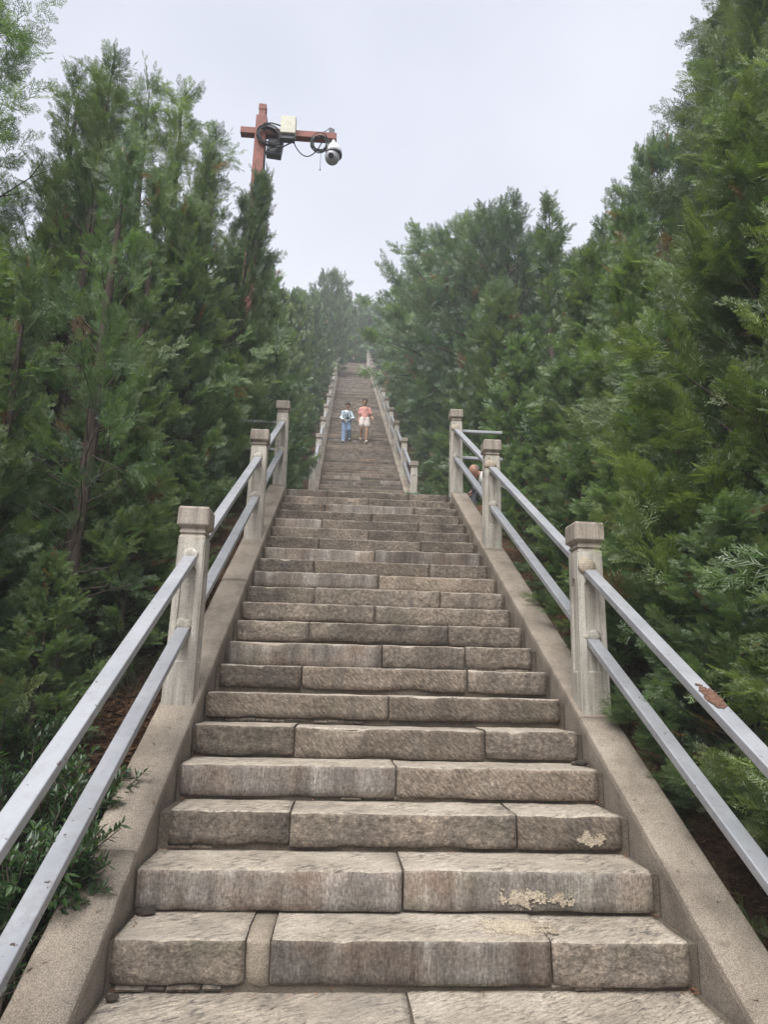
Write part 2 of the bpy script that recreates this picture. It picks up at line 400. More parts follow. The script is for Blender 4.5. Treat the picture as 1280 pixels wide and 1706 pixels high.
def stepped_core(y0, t, r, z0, n0, n1, w, back, dy, dz):
    bm = bmesh.new(); pr = []
    for n in range(n0, n1 + 1):
        yb = y0 + n * t + dy
        zt = z0 + n * r - dz
        pr += [(yb, zt - r), (yb, zt)]
    pr.append((y0 + n1 * t + back, pr[-1][1])); 
    lo = [(p[0], p[1]) for p in pr]
    a = [bm.verts.new((-w / 2, y, z)) for y, z in pr]; b = [bm.verts.new((w / 2, y, z)) for y, z in pr]
    for i in range(len(pr) - 1): bm.faces.new((a[i], b[i], b[i + 1], a[i + 1]))
    a2 = bm.verts.new((-w / 2, pr[-1][0], pr[0][1] - 0.3)); b2 = bm.verts.new((w / 2, pr[-1][0], pr[0][1] - 0.3))
    a3 = bm.verts.new((-w / 2, pr[0][0], pr[0][1] - 0.3)); b3 = bm.verts.new((w / 2, pr[0][0], pr[0][1] - 0.3))
    bm.faces.new([a3] + a + [a2]); bm.faces.new(([b3] + b + [b2])[::-1]); bm.faces.new((a[-1], b[-1], b2, a2)); bm.faces.new((a3, b3, b[0], a[0]))
    bmesh.ops.recalc_face_normals(bm, faces=bm.faces[:])
    return bm_mesh(bm, 'mortar_bed', M['mortar'])

# joints as read off the photograph (fractions of the width) and the way each stone is dressed
LOW = {-3: ([.5], 'cc'), -2: ([.25, .75], 'crc'), -1: ([.5], 'pp'),
       0: ([.222, .263, .752], 'r*cr'), 1: ([.504], 'cc'), 2: ([.26, .762], 'rrp'), 3: ([.507], 'cp'), 4: ([.256, .755], 'rpr'),
       5: ([.507], 'pp'), 6: ([.247, .753], 'rpr'), 7: ([.5, .775], 'crr'), 8: ([.248, .737], 'rrr'), 9: ([.49], 'rr'),
       10: ([.253, .75], 'rrr'), 11: ([.512], 'cp'), 12: ([.237, .745], 'rpr'), 13: ([.506], 'cc'), 14: ([.245, .737], 'rrr'),
       15: ([.488], 'rr'), 16: ([.245, .755], 'crr'), 17: ([.51], 'rr'), 18: ([.25, .76], 'rcr'), 19: ([.5], 'rr'), 20: ([.245, .755], 'crr')}
KM = {'c': 'comb', 'r': 'rough', 'p': 'pick'}
stairs = setp(empty('stone_stairway', (0, 0, 0)), 'lower flight of worn stone steps rising from the camera to the landing', 'stairway')
rs = random.Random(3); H1 = 0.152
XL, XR = -W / 2 + 0.022, W / 2 - 0.03
for n, (js, ks) in LOW.items():
    ed = [0.0] + js + [1.0]
    xl = XL + rs.uniform(-0.008, 0.014) + (0.035 if n == 2 else 0); xr = XR - rs.uniform(0, 0.02)
    for i, k in enumerate(ks):
        x0 = xl + (xr - xl) * ed[i] + (0.0045 if i else 0); x1 = xl + (xr - xl) * ed[i + 1] - (0.0045 if i < len(ks) - 1 else 0)
        if k == '*':      # squarish lump of mortar closing the gap between two slabs
            me = stone_mesh(x1 - x0 + 0.008, T1 + 0.03, Z1 - 0.012, 'rough', n + i * .3 + 5, True, 1.2)
            me.materials.clear(); me.materials.append(M['patch']); me.materials.append(M['patch'])
            link('mortar_patch', me, stairs, (x0 - 0.004, n * T1 + 0.012, n * Z1 - Z1 + 0.009)); continue
        h = H1 + rs.uniform(-0.008, 0.008) + (0.012 if n % 3 == 1 else 0)
        me = stone_mesh(x1 - x0, T1 + 0.035, h, KM[k], n * 1.7 + i * 5.1 + 20, True, 1.0 if k != 'c' else 0.55)
        o = link('step_stone', me, stairs, (x0, n * T1 + rs.uniform(-0.006, 0.006), n * Z1 - h + rs.uniform(-0.004, 0.004)))
        o.rotation_euler = (rs.uniform(-0.012, 0.004), rs.uniform(-0.002, 0.002), rs.uniform(-0.004, 0.004))
link('mortar_bed', stepped_core(0, T1, Z1, 0, N_LO, N_HI, W - 0.01, 0.8, 0.03, 0.016), stairs)
# packing stones wedged in the bed joints
pk = [stone_mesh(0.085, 0.05, 0.022, 'rough', 90 + i, False) for i in range(4)]
for n, x0, x1 in ((3, -0.28, 0.02), (5, -1.1, -0.2), (7, 0.05, 1.05), (2, -1.1, -0.95), (0, -1.10, -0.72), (0, 0.55, 0.85), (1, -0.95, -0.62)):
    x = x0
    while x < x1:
        s = rs.uniform(0.7, 1.5)
        o = link('packing_stone', pk[rs.randrange(4)], stairs, (x, n * T1 + 0.011 + rs.uniform(0, 0.008), (n - 1) * Z1 + 0.003)); o.scale = (s, 1, rs.uniform(0.75, 1.05))
        x += 0.085 * s + rs.uniform(0.004, 0.012)
# pale plaster splashes: thin uneven skins on two risers and one tread
def crust(name, w, h, cell, th, seed, mat, t=0.003, fall=1.0):
    """blotchy crust in the xz plane: the cells of a fine grid where a noise field is high"""
    bm = bmesh.new(); nx, nz_ = int(2 * w / cell), int(2 * h / cell); vs = {}
    def vert(i, k):
        if (i, k) not in vs:
            x, z = -w + i * cell, -h + k * cell; q = Vector((x * 55, seed, z * 55))
            vs[(i, k)] = bm.verts.new((x + noise.noise(q) * cell * .45, -t * (0.6 + 0.6 * noise.noise(q * 2.3)), z + noise.noise(q + Vector((7, 7, 7))) * cell * .45))
        return vs[(i, k)]
    for i in range(nx):
        for k in range(nz_):
            x, z = (i + .5) / nx * 2 - 1, (k + .5) / nz_ * 2 - 1
            p = Vector((x * w * 38, seed * 3.1, z * h * 38))
            f = noise.noise(p) * 0.6 + noise.noise(p * 2.7) * 0.35 + noise.noise(p * 6) * 0.2 + th - fall * (x * x + z * z)
            if f > 0: bm.faces.new((vert(i, k), vert(i + 1, k), vert(i + 1, k + 1), vert(i, k + 1)))
    r = bmesh.ops.extrude_face_region(bm, geom=bm.faces[:])
    for v in r['geom']:
        if isinstance(v, bmesh.types.BMVert): v.co.y += t * 1.6
    bmesh.ops.recalc_face_normals(bm, faces=bm.faces[:])
    return bm_mesh(bm, name, mat)
M['patch_pale'] = concrete('pale_plaster', (0.27, 0.225, 0.17), (0.37, 0.32, 0.25), (0.46, 0.41, 0.33))
for cx, n, dz, ww, hh, sd_ in ((0.52, 1, -0.105, 0.16, 0.055, 1), (0.70, 1, -0.112, 0.09, 0.040, 2), (0.94, 2, -0.105, 0.12, 0.05, 3)):
    link('plaster_splash', crust('plaster_splash', ww, hh, 0.004, 0.30, sd_, M['patch_pale']), stairs, (cx, n * T1 - 0.006, n * Z1 + dz))
sp_t = link('plaster_splash', crust('plaster_splash', 0.22, 0.13, 0.005, 0.42, 5, M['patch_pale']), stairs, (0.44, 0.15, 0.0045), (R(-90), 0, 0))

# landing paving and the ground slab below the flight
def paving(name, x0, x1, y0, y1, z, nx, ny, label):
    root = setp(empty(name, ((x0 + x1) / 2, y0, z)), kind='structure')
    root['label'] = label
    ms = [stone_mesh((x1 - x0) / nx - 0.012, (y1 - y0) / ny - 0.012, 0.08, 'rough', 200 + i, False) for i in range(3)]
    for j in range(ny):
        for i in range(nx):
            link('paving_slab', ms[(i * 5 + j * 3) % 3], root, (x0 - (x0 + x1) / 2 + i * (x1 - x0) / nx, j * (y1 - y0) / ny, -0.08))
paving('landing_pavement', -1.25, 1.25, N_HI * T1 + T1 + 0.045, Y2 - 0.01, LAND, 3, 7, 'stone paved landing between the two flights')
paving('ground_pavement', -2.4, 2.4, -6.0, N_LO * T1 - 0.02, GROUND, 6, 8, 'stone paving at the foot of the stairs')

# upper flight
ANG2 = 0.0057
upper = setp(empty('stone_stairway', (0.12, Y2, LAND), ANG2), 'distant upper flight of grey stone steps narrowing to the hilltop', 'stairway')
rs = random.Random(5)
mq = [stone_mesh(0.565, T2 + 0.03, 0.158, KM['rrpc'[i]], 300 + i, False) for i in range(4)]
mh = [stone_mesh(1.138, T2 + 0.03, 0.158, KM['rcpr'[i]], 310 + i, False) for i in range(4)]
mf = [stone_mesh(2.29, T2 + 0.03, 0.158, KM['rcr'[i]], 320 + i, False) for i in range(3)]
for k in range(N2):
    y, z = k * T2, (k + 1) * Z2 - 0.158
    if k < 72:
        xs = [(-1.145, mh), (0.0, mh)] if k % 2 else [(-1.145, mq), (-0.57, mh), (0.58, mq)]
    else: xs = [(-1.145, mf)]
    for x, ms in xs:
        o = link('step_stone', ms[rs.randrange(len(ms))], upper, (x, y + rs.uniform(-0.009, 0.009), z + rs.uniform(-0.005, 0.005)))
link('mortar_bed', stepped_core(0, T2, Z2, Z2, 0, N2 - 1, 2.28, 0.9, 0.03, 0.016), upper)

# ------------------------------------------------------------------ balustrades
def ramp_slab(y0, y1, slope, x_in, x_out, lift, depth, seed, flat_to=None):
    bm = bmesh.new(); n = max(2, int((y1 - y0) / 0.07)); n = min(n, 60); rows = []
    s = 1 if x_out > x_in else -1
    prof = [(x_in, -depth), (x_in, -0.035), (x_in + s * 0.004, -0.008), (x_in + s * 0.014, 0.0), (x_in + s * 0.09, 0.003), (x_in + s * 0.17, 0.002), (x_out - s * 0.014, 0), (x_out - s * 0.003, -0.01), (x_out, -0.04), (x_out, -depth)]
    for i in range(n + 1):
        y = y0 + (y1 - y0) * i / n; row = []
        for x, dz in prof:
            p = Vector((x, y, slope * y + lift + dz))
            q = Vector((x * 6, y * 6, seed)); d = noise.noise(q) * 0.004 + noise.noise(q * 4) * 0.0025
            if dz > -0.05: p.z += d
            if abs(dz) < 0.04 and dz < -0.001: p.x -= s * max(0, noise.noise(q * 3.1)) * 0.007 * (1 if x == x_in or abs(x - x_in) < .02 else -1)
            row.append(bm.verts.new(p))
        rows.append(row)
    for i in range(n):
        for j in range(len(prof) - 1):
            f = bm.faces.new((rows[i][j], rows[i + 1][j], rows[i + 1][j + 1], rows[i][j + 1])); f.smooth = 1 < j < 7
    bm.faces.new(rows[0]); bm.faces.new(rows[-1][::-1])
    bmesh.ops.recalc_face_normals(bm, faces=bm.faces[:])
    return bm_mesh(bm, 'ramp_slab', M['ramp'])

def post_mesh():
    bm = bmesh.new()
    # shaft: slightly wider at the foot, a recessed panel with clipped corners on every face
    hb, ht, zt = 0.094, 0.084, 0.965
    def half(z): return hb + (ht - hb) * max(0, min(1, z / zt))
    zs0, zs1 = 0.20, 0.80
    for k in range(4):
        rot = Matrix.Rotation(k * math.pi / 2, 4, 'Z')
        def V(u, z, d=0.0):
            h = half(z); return bm.verts.new(rot @ Vector((u * h, -h + d, z)))
        c = 0.30; pu = 0.52
        outer = [V(-1, -0.5), V(1, -0.5), V(1, zt), V(-1, zt)]
        ring = [(-pu, zs0), (pu, zs0), (pu, zs1 - .045), (pu - c, zs1), (-pu + c, zs1), (-pu, zs1 - .045)]
        r1 = [V(u, z) for u, z in ring]; r2 = [V(u * .90, zs0 + (z - zs0) * .975 + .008, 0.013) for u, z in ring]
        bm.faces.new((outer[0], outer[1], r1[1], r1[0])); bm.faces.new((outer[1], outer[2], r1[2], r1[1]))
        bm.faces.new((outer[2], r1[3], r1[2])); bm.faces.new((outer[2], outer[3], r1[4], r1[3]))
        bm.faces.new((outer[3], r1[5], r1[4])); bm.faces.new((outer[3], outer[0], r1[0], r1[5]))
        for i in range(6): bm.faces.new((r1[i], r1[(i + 1) % 6], r2[(i + 1) % 6], r2[i]))
        bm.faces.new(r2)
    bmesh.ops.remove_doubles(bm, verts=bm.verts[:], dist=0.0005)
    bmesh.ops.recalc_face_normals(bm, faces=bm.faces[:])
    es = [e for e in bm.edges if len(e.link_faces) == 2 and abs(abs(e.verts[0].co.x) - abs(e.verts[0].co.y)) < 0.001 and abs(e.verts[0].co.z - e.verts[1].co.z) > 0.5]
    bmesh.ops.bevel(bm, geom=es, offset=0.009, segments=2, affect='EDGES')
    return bm_mesh(bm, 'post', M['post'])

def cap_mesh():
    bm = bmesh.new()
    prof = [(0.084, 0.965), (0.078, 0.975), (0.072, 0.983), (0.072, 0.992), (0.080, 0.996), (0.080, 1.010), (0.074, 1.013), (0.074, 1.024), (0.096, 1.043), (0.099, 1.050), (0.098, 1.150), (0.090, 1.163), (0.055, 1.170)]
    rings = [[bm.verts.new((sx * h, sy * h, z)) for sx, sy in ((-1, -1), (1, -1), (1, 1), (-1, 1))] for h, z in prof]
    for a, b in zip(rings, rings[1:]):
        for i in range(4): bm.faces.new((a[i], a[(i + 1) % 4], b[(i + 1) % 4], b[i]))
    bm.faces.new(rings[-1])
    es = [e for e in bm.edges if abs(e.verts[0].co.z - e.verts[1].co.z) > 0.05]
    bmesh.ops.bevel(bm, geom=es, offset=0.008, segments=2, affect='EDGES')
    return bm_mesh(bm, 'post_cap', M['cap'])
PM, CM = post_mesh(), cap_mesh()

def rail_mesh(length, w_=0.078, h_=0.042):
    bm = bmesh.new(); add_box(bm, (0, length / 2, 0), (w_, length, h_), bev=0.006)
    return bm_mesh(bm, 'rail', M['rail'])

def balustrade(name, label, sx, cx, y_posts, slope, lift, parent_loc, rz, slabs, depth, rails=True, extra_low=False):
    root = setp(empty(name, parent_loc, rz), label, 'balustrade')
    for i, (a, b) in enumerate(slabs):
        link('ramp_slab', ramp_slab(a, b, slope, cx + sx * W / 2, cx + sx * (W / 2 + 0.228), lift, depth, i * 3.3 + sx), root)
    px = cx + sx * 1.272; rc = {}
    ang = math.atan(slope)
    for i, y in enumerate(y_posts):
        p = link('post', PM, root, (px, y, slope * y + lift)); p.rotation_euler = (rs.uniform(-0.008, 0.008), rs.uniform(-0.008, 0.008), rs.uniform(-0.025, 0.025))
        link('post_cap', CM, p)
        if i + 1 < len(y_posts) and rails:
            y2 = y_posts[i + 1]; L = (y2 - y - 0.15) / math.cos(ang); key = round(L, 2)
            if key not in rc: rc[key] = rail_mesh(L)
            for hz in (0.875, 0.435):
                z = slope * (y + 0.075) + lift + hz
                link('rail', rc[key], root, (px, y + 0.075, z), (ang, 0, 0))
    return root
LY = [-1.38, 1.42, 4.18, 6.50]
LSL = [[(-1.15, 0.33), (0.337, 3.1), (3.105, 6.18)], [(-1.15, 1.3), (1.305, 4.05), (4.055, 6.18)]]
rs = random.Random(11)
BL = balustrade('balustrade', 'balustrade of concrete posts and grey rails left of the lower flight', -1, 0, LY, SL1, 0.045, (0, 0, 0), 0, LSL[0], 0.55)
BR = balustrade('balustrade', 'balustrade with a rust-patched grey rail right of the lower flight', 1, 0, LY, SL1, 0.045, (0, 0, 0), 0, LSL[1], 0.55)
UY = [2.54 + 2.8 * i for i in range(15)]
USL = [(1.9, 14.0), (14.01, 28.0), (28.01, 42.3)]
U_L = balustrade('balustrade', 'far balustrade of pale posts left of the upper flight', -1, 0, UY, SL2, 0.045 + Z2, (0.12, Y2, LAND), ANG2, USL, 0.5)
U_R = balustrade('balustrade', 'far balustrade of pale posts right of the upper flight', 1, 0, UY, SL2, 0.045 + Z2, (0.12, Y2, LAND), ANG2, USL, 0.5)
# end stones of the upper balustrades
for rt, sx in ((U_L, -1), (U_R, 1)):
    bm = bmesh.new(); add_box(bm, (0, 0, 0.02), (0.17, 0.34, 0.62), bev=0.03); add_box(bm, (0, 0.22, 0.06), (0.14, 0.3, 0.5), bev=0.02)
    link('end_stone', bm_mesh(bm, 'end_stone', M['post']), rt, (sx * 1.40, 1.55, SL2 * 1.55 + 0.32))
# level rails leading away sideways from the topmost posts of the lower flight
for rt, sx, ln in ((BL, -1, 0.75), (BR, 1, 0.62)):
    for hz in (0.875, 0.46):
        me = rail_mesh(ln, 0.05, 0.042)
        link('rail', me, rt, (sx * (1.272 + 0.08), LY[3] + 0.03, SL1 * LY[3] + 0.03 + hz), (0, 0, R(-90) * sx))
# rusted-through patch and mortar collars on the right-hand rails
ang = math.atan(SL1); yr = 0.0
rp = link('rust_patch', crust('rust_patch', 0.036, 0.105, 0.004, 0.62, 8, M['rust'], 0.0015, 0.75), BR, (1.272, yr - 0.012, SL1 * yr + 0.045 + 0.875 + 0.0215), (ang - R(90), 0, 0))
def collar(px, y, hz, seed, rt, r=0.055, mat='white'):
    bm = bmesh.new(); add_ball(bm, (0, 0, 0), 1, 12, 8)
    for v in bm.verts:
        k = 1 + 0.35 * noise.noise(v.co * 1.7 + Vector((seed, 0, 0))) + 0.2 * noise.noise(v.co * 4 + Vector((seed, 3, 0)))
        v.co = Vector((v.co.x * r * k, v.co.y * 0.014, v.co.z * r * 0.8 * k))
    link('mortar_collar', bm_mesh(bm, 'mortar_collar', M[mat]), rt, (px, y - 0.087, SL1 * y + 0.045 + hz - 0.03))
for y in LY[1:]:
    collar(1.25, y, 0.90, y, BR, 0.062, 'patch_pale'); collar(1.27, y, 0.455, y + 1, BR, 0.05, 'post')
    collar(-1.272, y, 0.885, y + 2, BL, 0.05, 'post'); collar(-1.272, y, 0.45, y + 3, BL, 0.05, 'post')

# ------------------------------------------------------------------ foliage
def spray_template(rng, pairs, subs, wd):
    """flat fern-like cypress spray in the xy plane, unit length along x; all thin triangles"""
    tri = []
    def blade(p, a, ln, wdt, z0=0.0):
        d = np.array([math.cos(a), math.sin(a)]); nrm = np.array([-d[1], d[0]])
        e = p + d * ln
        tri.append([[*(p + nrm * wdt), z0], [*(p - nrm * wdt), z0], [*e, z0]])
    blade(np.array([0.0, 0.0]), 0, 1.0, wd * 0.9)
    for i in range(pairs * 2):
        u = 0.08 + 0.84 * (i + rng.uniform(-.3, .3)) / (pairs * 2)
        sg = 1 if i % 2 else -1
        ln = (0.56 * (1 - u) ** 0.75 + 0.09) * rng.uniform(.75, 1.15)
        a = sg * math.radians(rng.uniform(32, 52)); p = np.array([u, 0.0])
        blade(p, a, ln, wd)
        for s in range(subs):
            v = 0.25 + 0.6 * (s + rng.uniform(0, .6)) / max(1, subs)
            q = p + np.array([math.cos(a), math.sin(a)]) * ln * v
            blade(q, a + (1 if s % 2 else -1) * math.radians(rng.uniform(30, 48)), ln * (1 - v) * 0.75 + 0.05, wd * 0.9)
    t = np.array(tri)                                    # (k,3,3)
    t[..., 2] = -0.16 * t[..., 0] ** 2 + 0.22 * t[..., 1] ** 2 + rng.normal(0, 0.012, t.shape[:2])
    return t

def unit(a): return a / np.maximum(np.linalg.norm(a, axis=-1, keepdims=True), 1e-9)

class Wood:
    def __init__(s): s.bm = bmesh.new()
    def tube(s, pts, rad, n): add_tube(s.bm, pts, rad, n, cap=False)

def tris_to_mesh(name, tri, tint, mat):
    k = len(tri); me = bpy.data.meshes.new(name)
    me.vertices.add(k * 3); me.vertices.foreach_set('co', tri.reshape(-1).astype(np.float32))
    me.loops.add(k * 3); me.loops.foreach_set('vertex_index', np.arange(k * 3, dtype=np.int32))
    me.polygons.add(k); me.polygons.foreach_set('loop_start', np.arange(0, k * 3, 3, dtype=np.int32))
    me.update(calc_edges=True)
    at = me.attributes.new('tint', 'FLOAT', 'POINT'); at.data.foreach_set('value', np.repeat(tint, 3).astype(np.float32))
    me.materials.append(mat); me.validate(); return me

def build_tree(seed, H, Rm, base, nb, ntw, nsp, tm, L, mat, style='cone', elev=(12, 66), twl=(0.24, 0.46), trunk_r=0.085, brown=0.016, lean=0.0, bare=10):
    rng = np.random.default_rng(seed); wood = Wood()
    npt = 12; tz = np.linspace(0, 1, npt)
    wob = np.cumsum(rng.normal(0, 0.018 * H / 6, (npt, 2)), axis=0); wob -= wob[0]
    def trunk(t):
        return np.array([np.interp(t, tz, wob[:, 0]) + lean * t, np.interp(t, tz, wob[:, 1]), H * 0.98 * t])
    wood.tube([trunk(t) - np.array([0, 0, 0.35 if i == 0 else 0]) for i, t in enumerate(tz)], [trunk_r * (1.25 if i == 0 else 1) * (1 - t) ** 0.85 + 0.006 for i, t in enumerate(tz)], 9)
    P, D, Nn, Sz, Ti = [], [], [], [], []
    for b in range(bare):       # dead bare branchlets
        t = rng.uniform(0.06, 0.5); az = rng.uniform(0, 6.28); el = rng.uniform(-0.3, 0.6); ln = Rm * rng.uniform(0.3, 0.72)
        d = np.array([math.cos(az) * math.cos(el), math.sin(az) * math.cos(el), math.sin(el)]); p = trunk(t); pts = [p]
        for k in range(4): d = unit(d + rng.normal(0, 0.22, 3)); pts.append(pts[-1] + d * ln / 4)
        wood.tube(pts, [0.010, 0.008, 0.006, 0.004, 0.002], 4)
        for k in (2, 3):
            d2 = unit(d + rng.normal(0, 0.7, 3)); wood.tube([pts[k], pts[k] + d2 * ln * 0.15, pts[k] + unit(d2 + rng.normal(0, .3, 3)) * ln * 0.3], [0.005, 0.0035, 0.0015], 3)
    for b in range(nb):
        t = base + (1 - base) * ((b + rng.uniform(0, 1)) / nb) ** 0.92
        t = min(t, 0.995)
        u = (t - base) / (1 - base)
        if style == 'cone': pr = (1 - u) ** 0.58 * min(1, 0.7 + u * 2)
        elif style == 'spire': pr = (1 - u) ** 0.9 * min(1, 0.6 + u * 2) * (0.75 + 0.25 * math.sin(u * 17 + seed))
        else: pr = math.sqrt(max(0, 1 - (2 * u - 0.92) ** 2 * 0.96)) if u < 0.99 else 0.1
        bl = Rm * max(pr, 0.10) * rng.uniform(0.62, 1.18)
        az = b * 2.39996 + rng.normal(0, 0.5); el = math.radians(elev[0] + (elev[1] - elev[0]) * u + rng.normal(0, 9))
        out_ = np.array([math.cos(az), math.sin(az), 0]); up = np.array([0, 0, 1.0])
        st = trunk(max(0.02, t - bl * math.sin(el) * 0.75 / H))
        rise = bl * math.sin(el); run = bl * math.cos(el)
        wv = rng.normal(0, 0.07 * bl, 3)
        def bp(s): s = np.asarray(s)[..., None]; return st + out_ * run * s + up * (rise * s + 0.16 * bl * (s ** 2)) + wv * np.sin(s * 3.1)
        wood.tube(list(bp(np.array([0, .3, .6, .9]))), [0.017 * bl + 0.004, 0.012 * bl + 0.003, 0.007 * bl + 0.003, 0.003], 4)
        btint = rng.normal(0, 0.11)
        nt_ = max(2, int(ntw * (0.45 + 0.55 * bl / Rm)))
        s = 0.28 + 0.72 * rng.uniform(0, 1, nt_) ** 0.6; s[0] = 1.0
        tp = bp(s); bd = unit(bp(s + 0.03) - bp(s - 0.03))
        td = unit(bd * 0.7 + rng.normal(0, 0.38, (nt_, 3)) + up * 0.25 + out_ * 0.30)
        tl = rng.uniform(twl[0], twl[1], nt_) * (1.1 - 0.3 * s)
        tn = unit(up * 0.45 + out_ * 0.45 + rng.normal(0, 0.6, (nt_, 3)))
        side = unit(np.cross(tn, td)); tn = np.cross(td, side)
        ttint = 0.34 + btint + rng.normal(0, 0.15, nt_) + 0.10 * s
        dead = rng.uniform(0, 1, nt_) < brown * np.where(s < 0.55, 4.0, 0.7)
        for k in range(nsp):
            qf = (k + 0.6) / nsp; sg = (-1) ** k if k < nsp - 1 else 0
            pos = tp + td * (tl * qf)[:, None] * 0.9 - tn * (0.10 * tl * qf ** 2)[:, None]
            sdir = unit(td + side * sg * (0.95 - 0.35 * qf) + rng.normal(0, 0.2, (nt_, 3)))
            nrm = unit(tn + rng.normal(0, 0.42, (nt_, 3)))
            P.append(pos); D.append(sdir); Nn.append(nrm)
            Sz.append(L * rng.uniform(0.75, 1.2, nt_) * (1.12 - 0.40 * qf))
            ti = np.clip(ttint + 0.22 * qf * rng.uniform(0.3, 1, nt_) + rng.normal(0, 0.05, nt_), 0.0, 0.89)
            Ti.append(np.where(dead, rng.uniform(0.93, 1.0, nt_), ti))
    P, D, Nn = np.concatenate(P), np.concatenate(D), np.concatenate(Nn); Sz, Ti = np.concatenate(Sz), np.concatenate(Ti)
    Y_ = unit(np.cross(Nn, D)); Nn = np.cross(D, Y_)
    idx = rng.integers(0, len(tm), len(P)); tri, tin = [], []
    for i, t in enumerate(tm):
        m_ = idx == i
        q = P[m_][:, None, None, :] + Sz[m_][:, None, None, None] * (t[None, :, :, 0:1] * D[m_][:, None, None, :] + t[None, :, :, 1:2] * Y_[m_][:, None, None, :] + t[None, :, :, 2:3] * Nn[m_][:, None, None, :])
        tri.append(q.reshape(-1, 3, 3)); tin.append(np.repeat(Ti[m_], len(t)))
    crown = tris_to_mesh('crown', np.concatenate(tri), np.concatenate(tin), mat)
    tr = bm_mesh(wood.bm, 'trunk', M['bark'])
    return tr, crown

rg = np.random.default_rng(4)
TN = [spray_template(rg, 6, 3, 0.0185) for _ in range(4)]       # near: ~49 triangles
TM = [spray_template(rg, 5, 1, 0.034) for _ in range(4)]       # middle distance
TF = [spray_template(rg, 4, 0, 0.060) for _ in range(4)]        # far
KIND = {
 'near_dense': [build_tree(21 + i, 6.0, 1.70, 0.02, 112, 13, 9, TN, 0.165, M['leaf'], 'cone', twl=(.30, .60)) for i in range(2)],
 'near_open': [build_tree(41 + i, 6.2, 1.60, 0.14, 58, 8, 9, TN, 0.15, M['leaf'], 'spire', (14, 70), brown=0.03, twl=(.25, .52), trunk_r=0.115, bare=26) for i in range(2)],
 'near_fresh': [build_tree(61, 5.0, 1.40, 0.02, 100, 12, 9, TN, 0.165, M['leaf_fresh'], 'cone', twl=(.28, .55))],
 'mid_dense': [build_tree(81 + i, 6.5, 1.85, 0.03, 115, 12, 7, TM, 0.26, M['leaf'], 'cone', twl=(.36, .68)) for i in range(2)],
 'mid_blue': [build_tree(91, 7.5, 2.0, 0.10, 110, 14, 7, TM, 0.26, M['leaf_blue'], 'round', (5, 50), twl=(.4, .75))],
 'spire': [build_tree(95, 6.5, 0.75, 0.15, 60, 6, 7, TM, 0.20, M['leaf'], 'spire', (25, 70))],
 'far_dense': [build_tree(101 + i, 7.0, 2.1, 0.05, 120, 12, 6, TF, 0.34, M['leaf'], 'cone', twl=(.4, .75)) for i in range(2)],
 'far_round': [build_tree(111 + i, 7.5, 2.6, 0.08, 170, 14, 6, TM, 0.24, M['leaf_blue'], 'round', (-8, 42), trunk_r=0.13, twl=(.32, .58)) for i in range(2)],
}
NHX = 0
print('TRIS', {k: [len(c.polygons) for _, c in v] for k, v in KIND.items()})
NH = {'near_dense': 6.0, 'near_open': 6.2, 'near_fresh': 5.0, 'mid_dense': 6.5, 'mid_blue': 7.5, 'spire': 6.5, 'far_dense': 7.0, 'far_round': 7.5}
rt = random.Random(17); cnt = {}
def tree(kind, x, y, H, label, group, rz=None, wide=1.0, cat='tree', name='cypress_tree'):
    i = cnt.get(kind, 0); cnt[kind] = i + 1
    tr, cr_ = KIND[kind][i % len(KIND[kind])]
    root = setp(empty(name, (x, y, terrain(x, y) - 0.03), rt.uniform(0, 6.28) if rz is None else rz), label, cat, group)
    s = H / NH[kind]; k_ = wide * (1.45 if H < 2.6 else 1.0); root.scale = (s * k_, s * k_, s)
    link('trunk', tr, root); link('crown', cr_, root)
    return root
GR, GL = 'cypresses right of the stairs', 'cypresses left of the stairs'
# right of the stairs
tree('near_fresh', 2.75, -0.3, 4.7, 'yellow-green cypress at the right edge beside the lowest handrail, foremost of its kind', GR, wide=0.95)
tree('near_fresh', 2.85, 1.5, 5.0, 'yellow-green cypress directly behind the rusted right handrail', GR)
tree('near_dense', 3.95, 2.3, 7.6, 'tallest green cypress at the upper right corner', GR, wide=0.95)
tree('near_fresh', 2.75, 3.5, 3.8, 'bushy bright green cypress beside the middle right post', GR)
tree('mid_dense', 3.1, 5.7, 4.2, 'low cypress beside the right end of the landing', GR)
tree('mid_blue', 6.4, 5.2, 8.6, 'dark blue-green tree rising behind the tallest right cypress', GR, name='juniper_tree')
tree('mid_blue', 5.5, 8.0, 7.8, 'rounded blue-green tree with ragged boughs against the sky', GR, wide=0.66, name='juniper_tree')
tree('mid_dense', 4.3, 8.4, 5.6, 'short broad cypress below the rounded blue-green tree', GR)
tree('spire', 3.32, 8.2, 6.6, 'slim cypress with a thin spire top right of centre', GR)
tree('mid_dense', 2.95, 10.2, 5.6, 'leafy cypress just past the right landing rail', GR)
tree('far_round', 4.15, 14.5, 9.1, 'broad domed tree forming the highest hump above the upper flight', GR, wide=0.82, name='juniper_tree')
tree('mid_dense', 3.35, 13.2, 6.6, 'pale green cypress beside the foot of the upper right balustrade', GR)
tree('far_round', 3.6, 18.0, 9.3, 'domed tree stepping down left of the highest hump', GR, name='juniper_tree')
for y, H, k in ((16.2, 6.2, 'mid_dense'), (19.5, 6.6, 'far_dense'), (22.5, 8.8, 'far_round'), (26, 8.4, 'far_round'), (29.5, 8.4, 'far_round'), (33.5, 7.8, 'far_dense'), (37.5, 7.6, 'far_round'), (41.5, 6.8, 'far_dense'), (45.5, 7, 'far_round'), (49.5, 7, 'far_dense')):
    tree(k, 3.7 + (0.5 if y > 28 else 0) + rt.uniform(-0.1, 0.3), y, H, 'hazy conifer in the close row along the upper right balustrade', 'conifers along the upper flight, right')
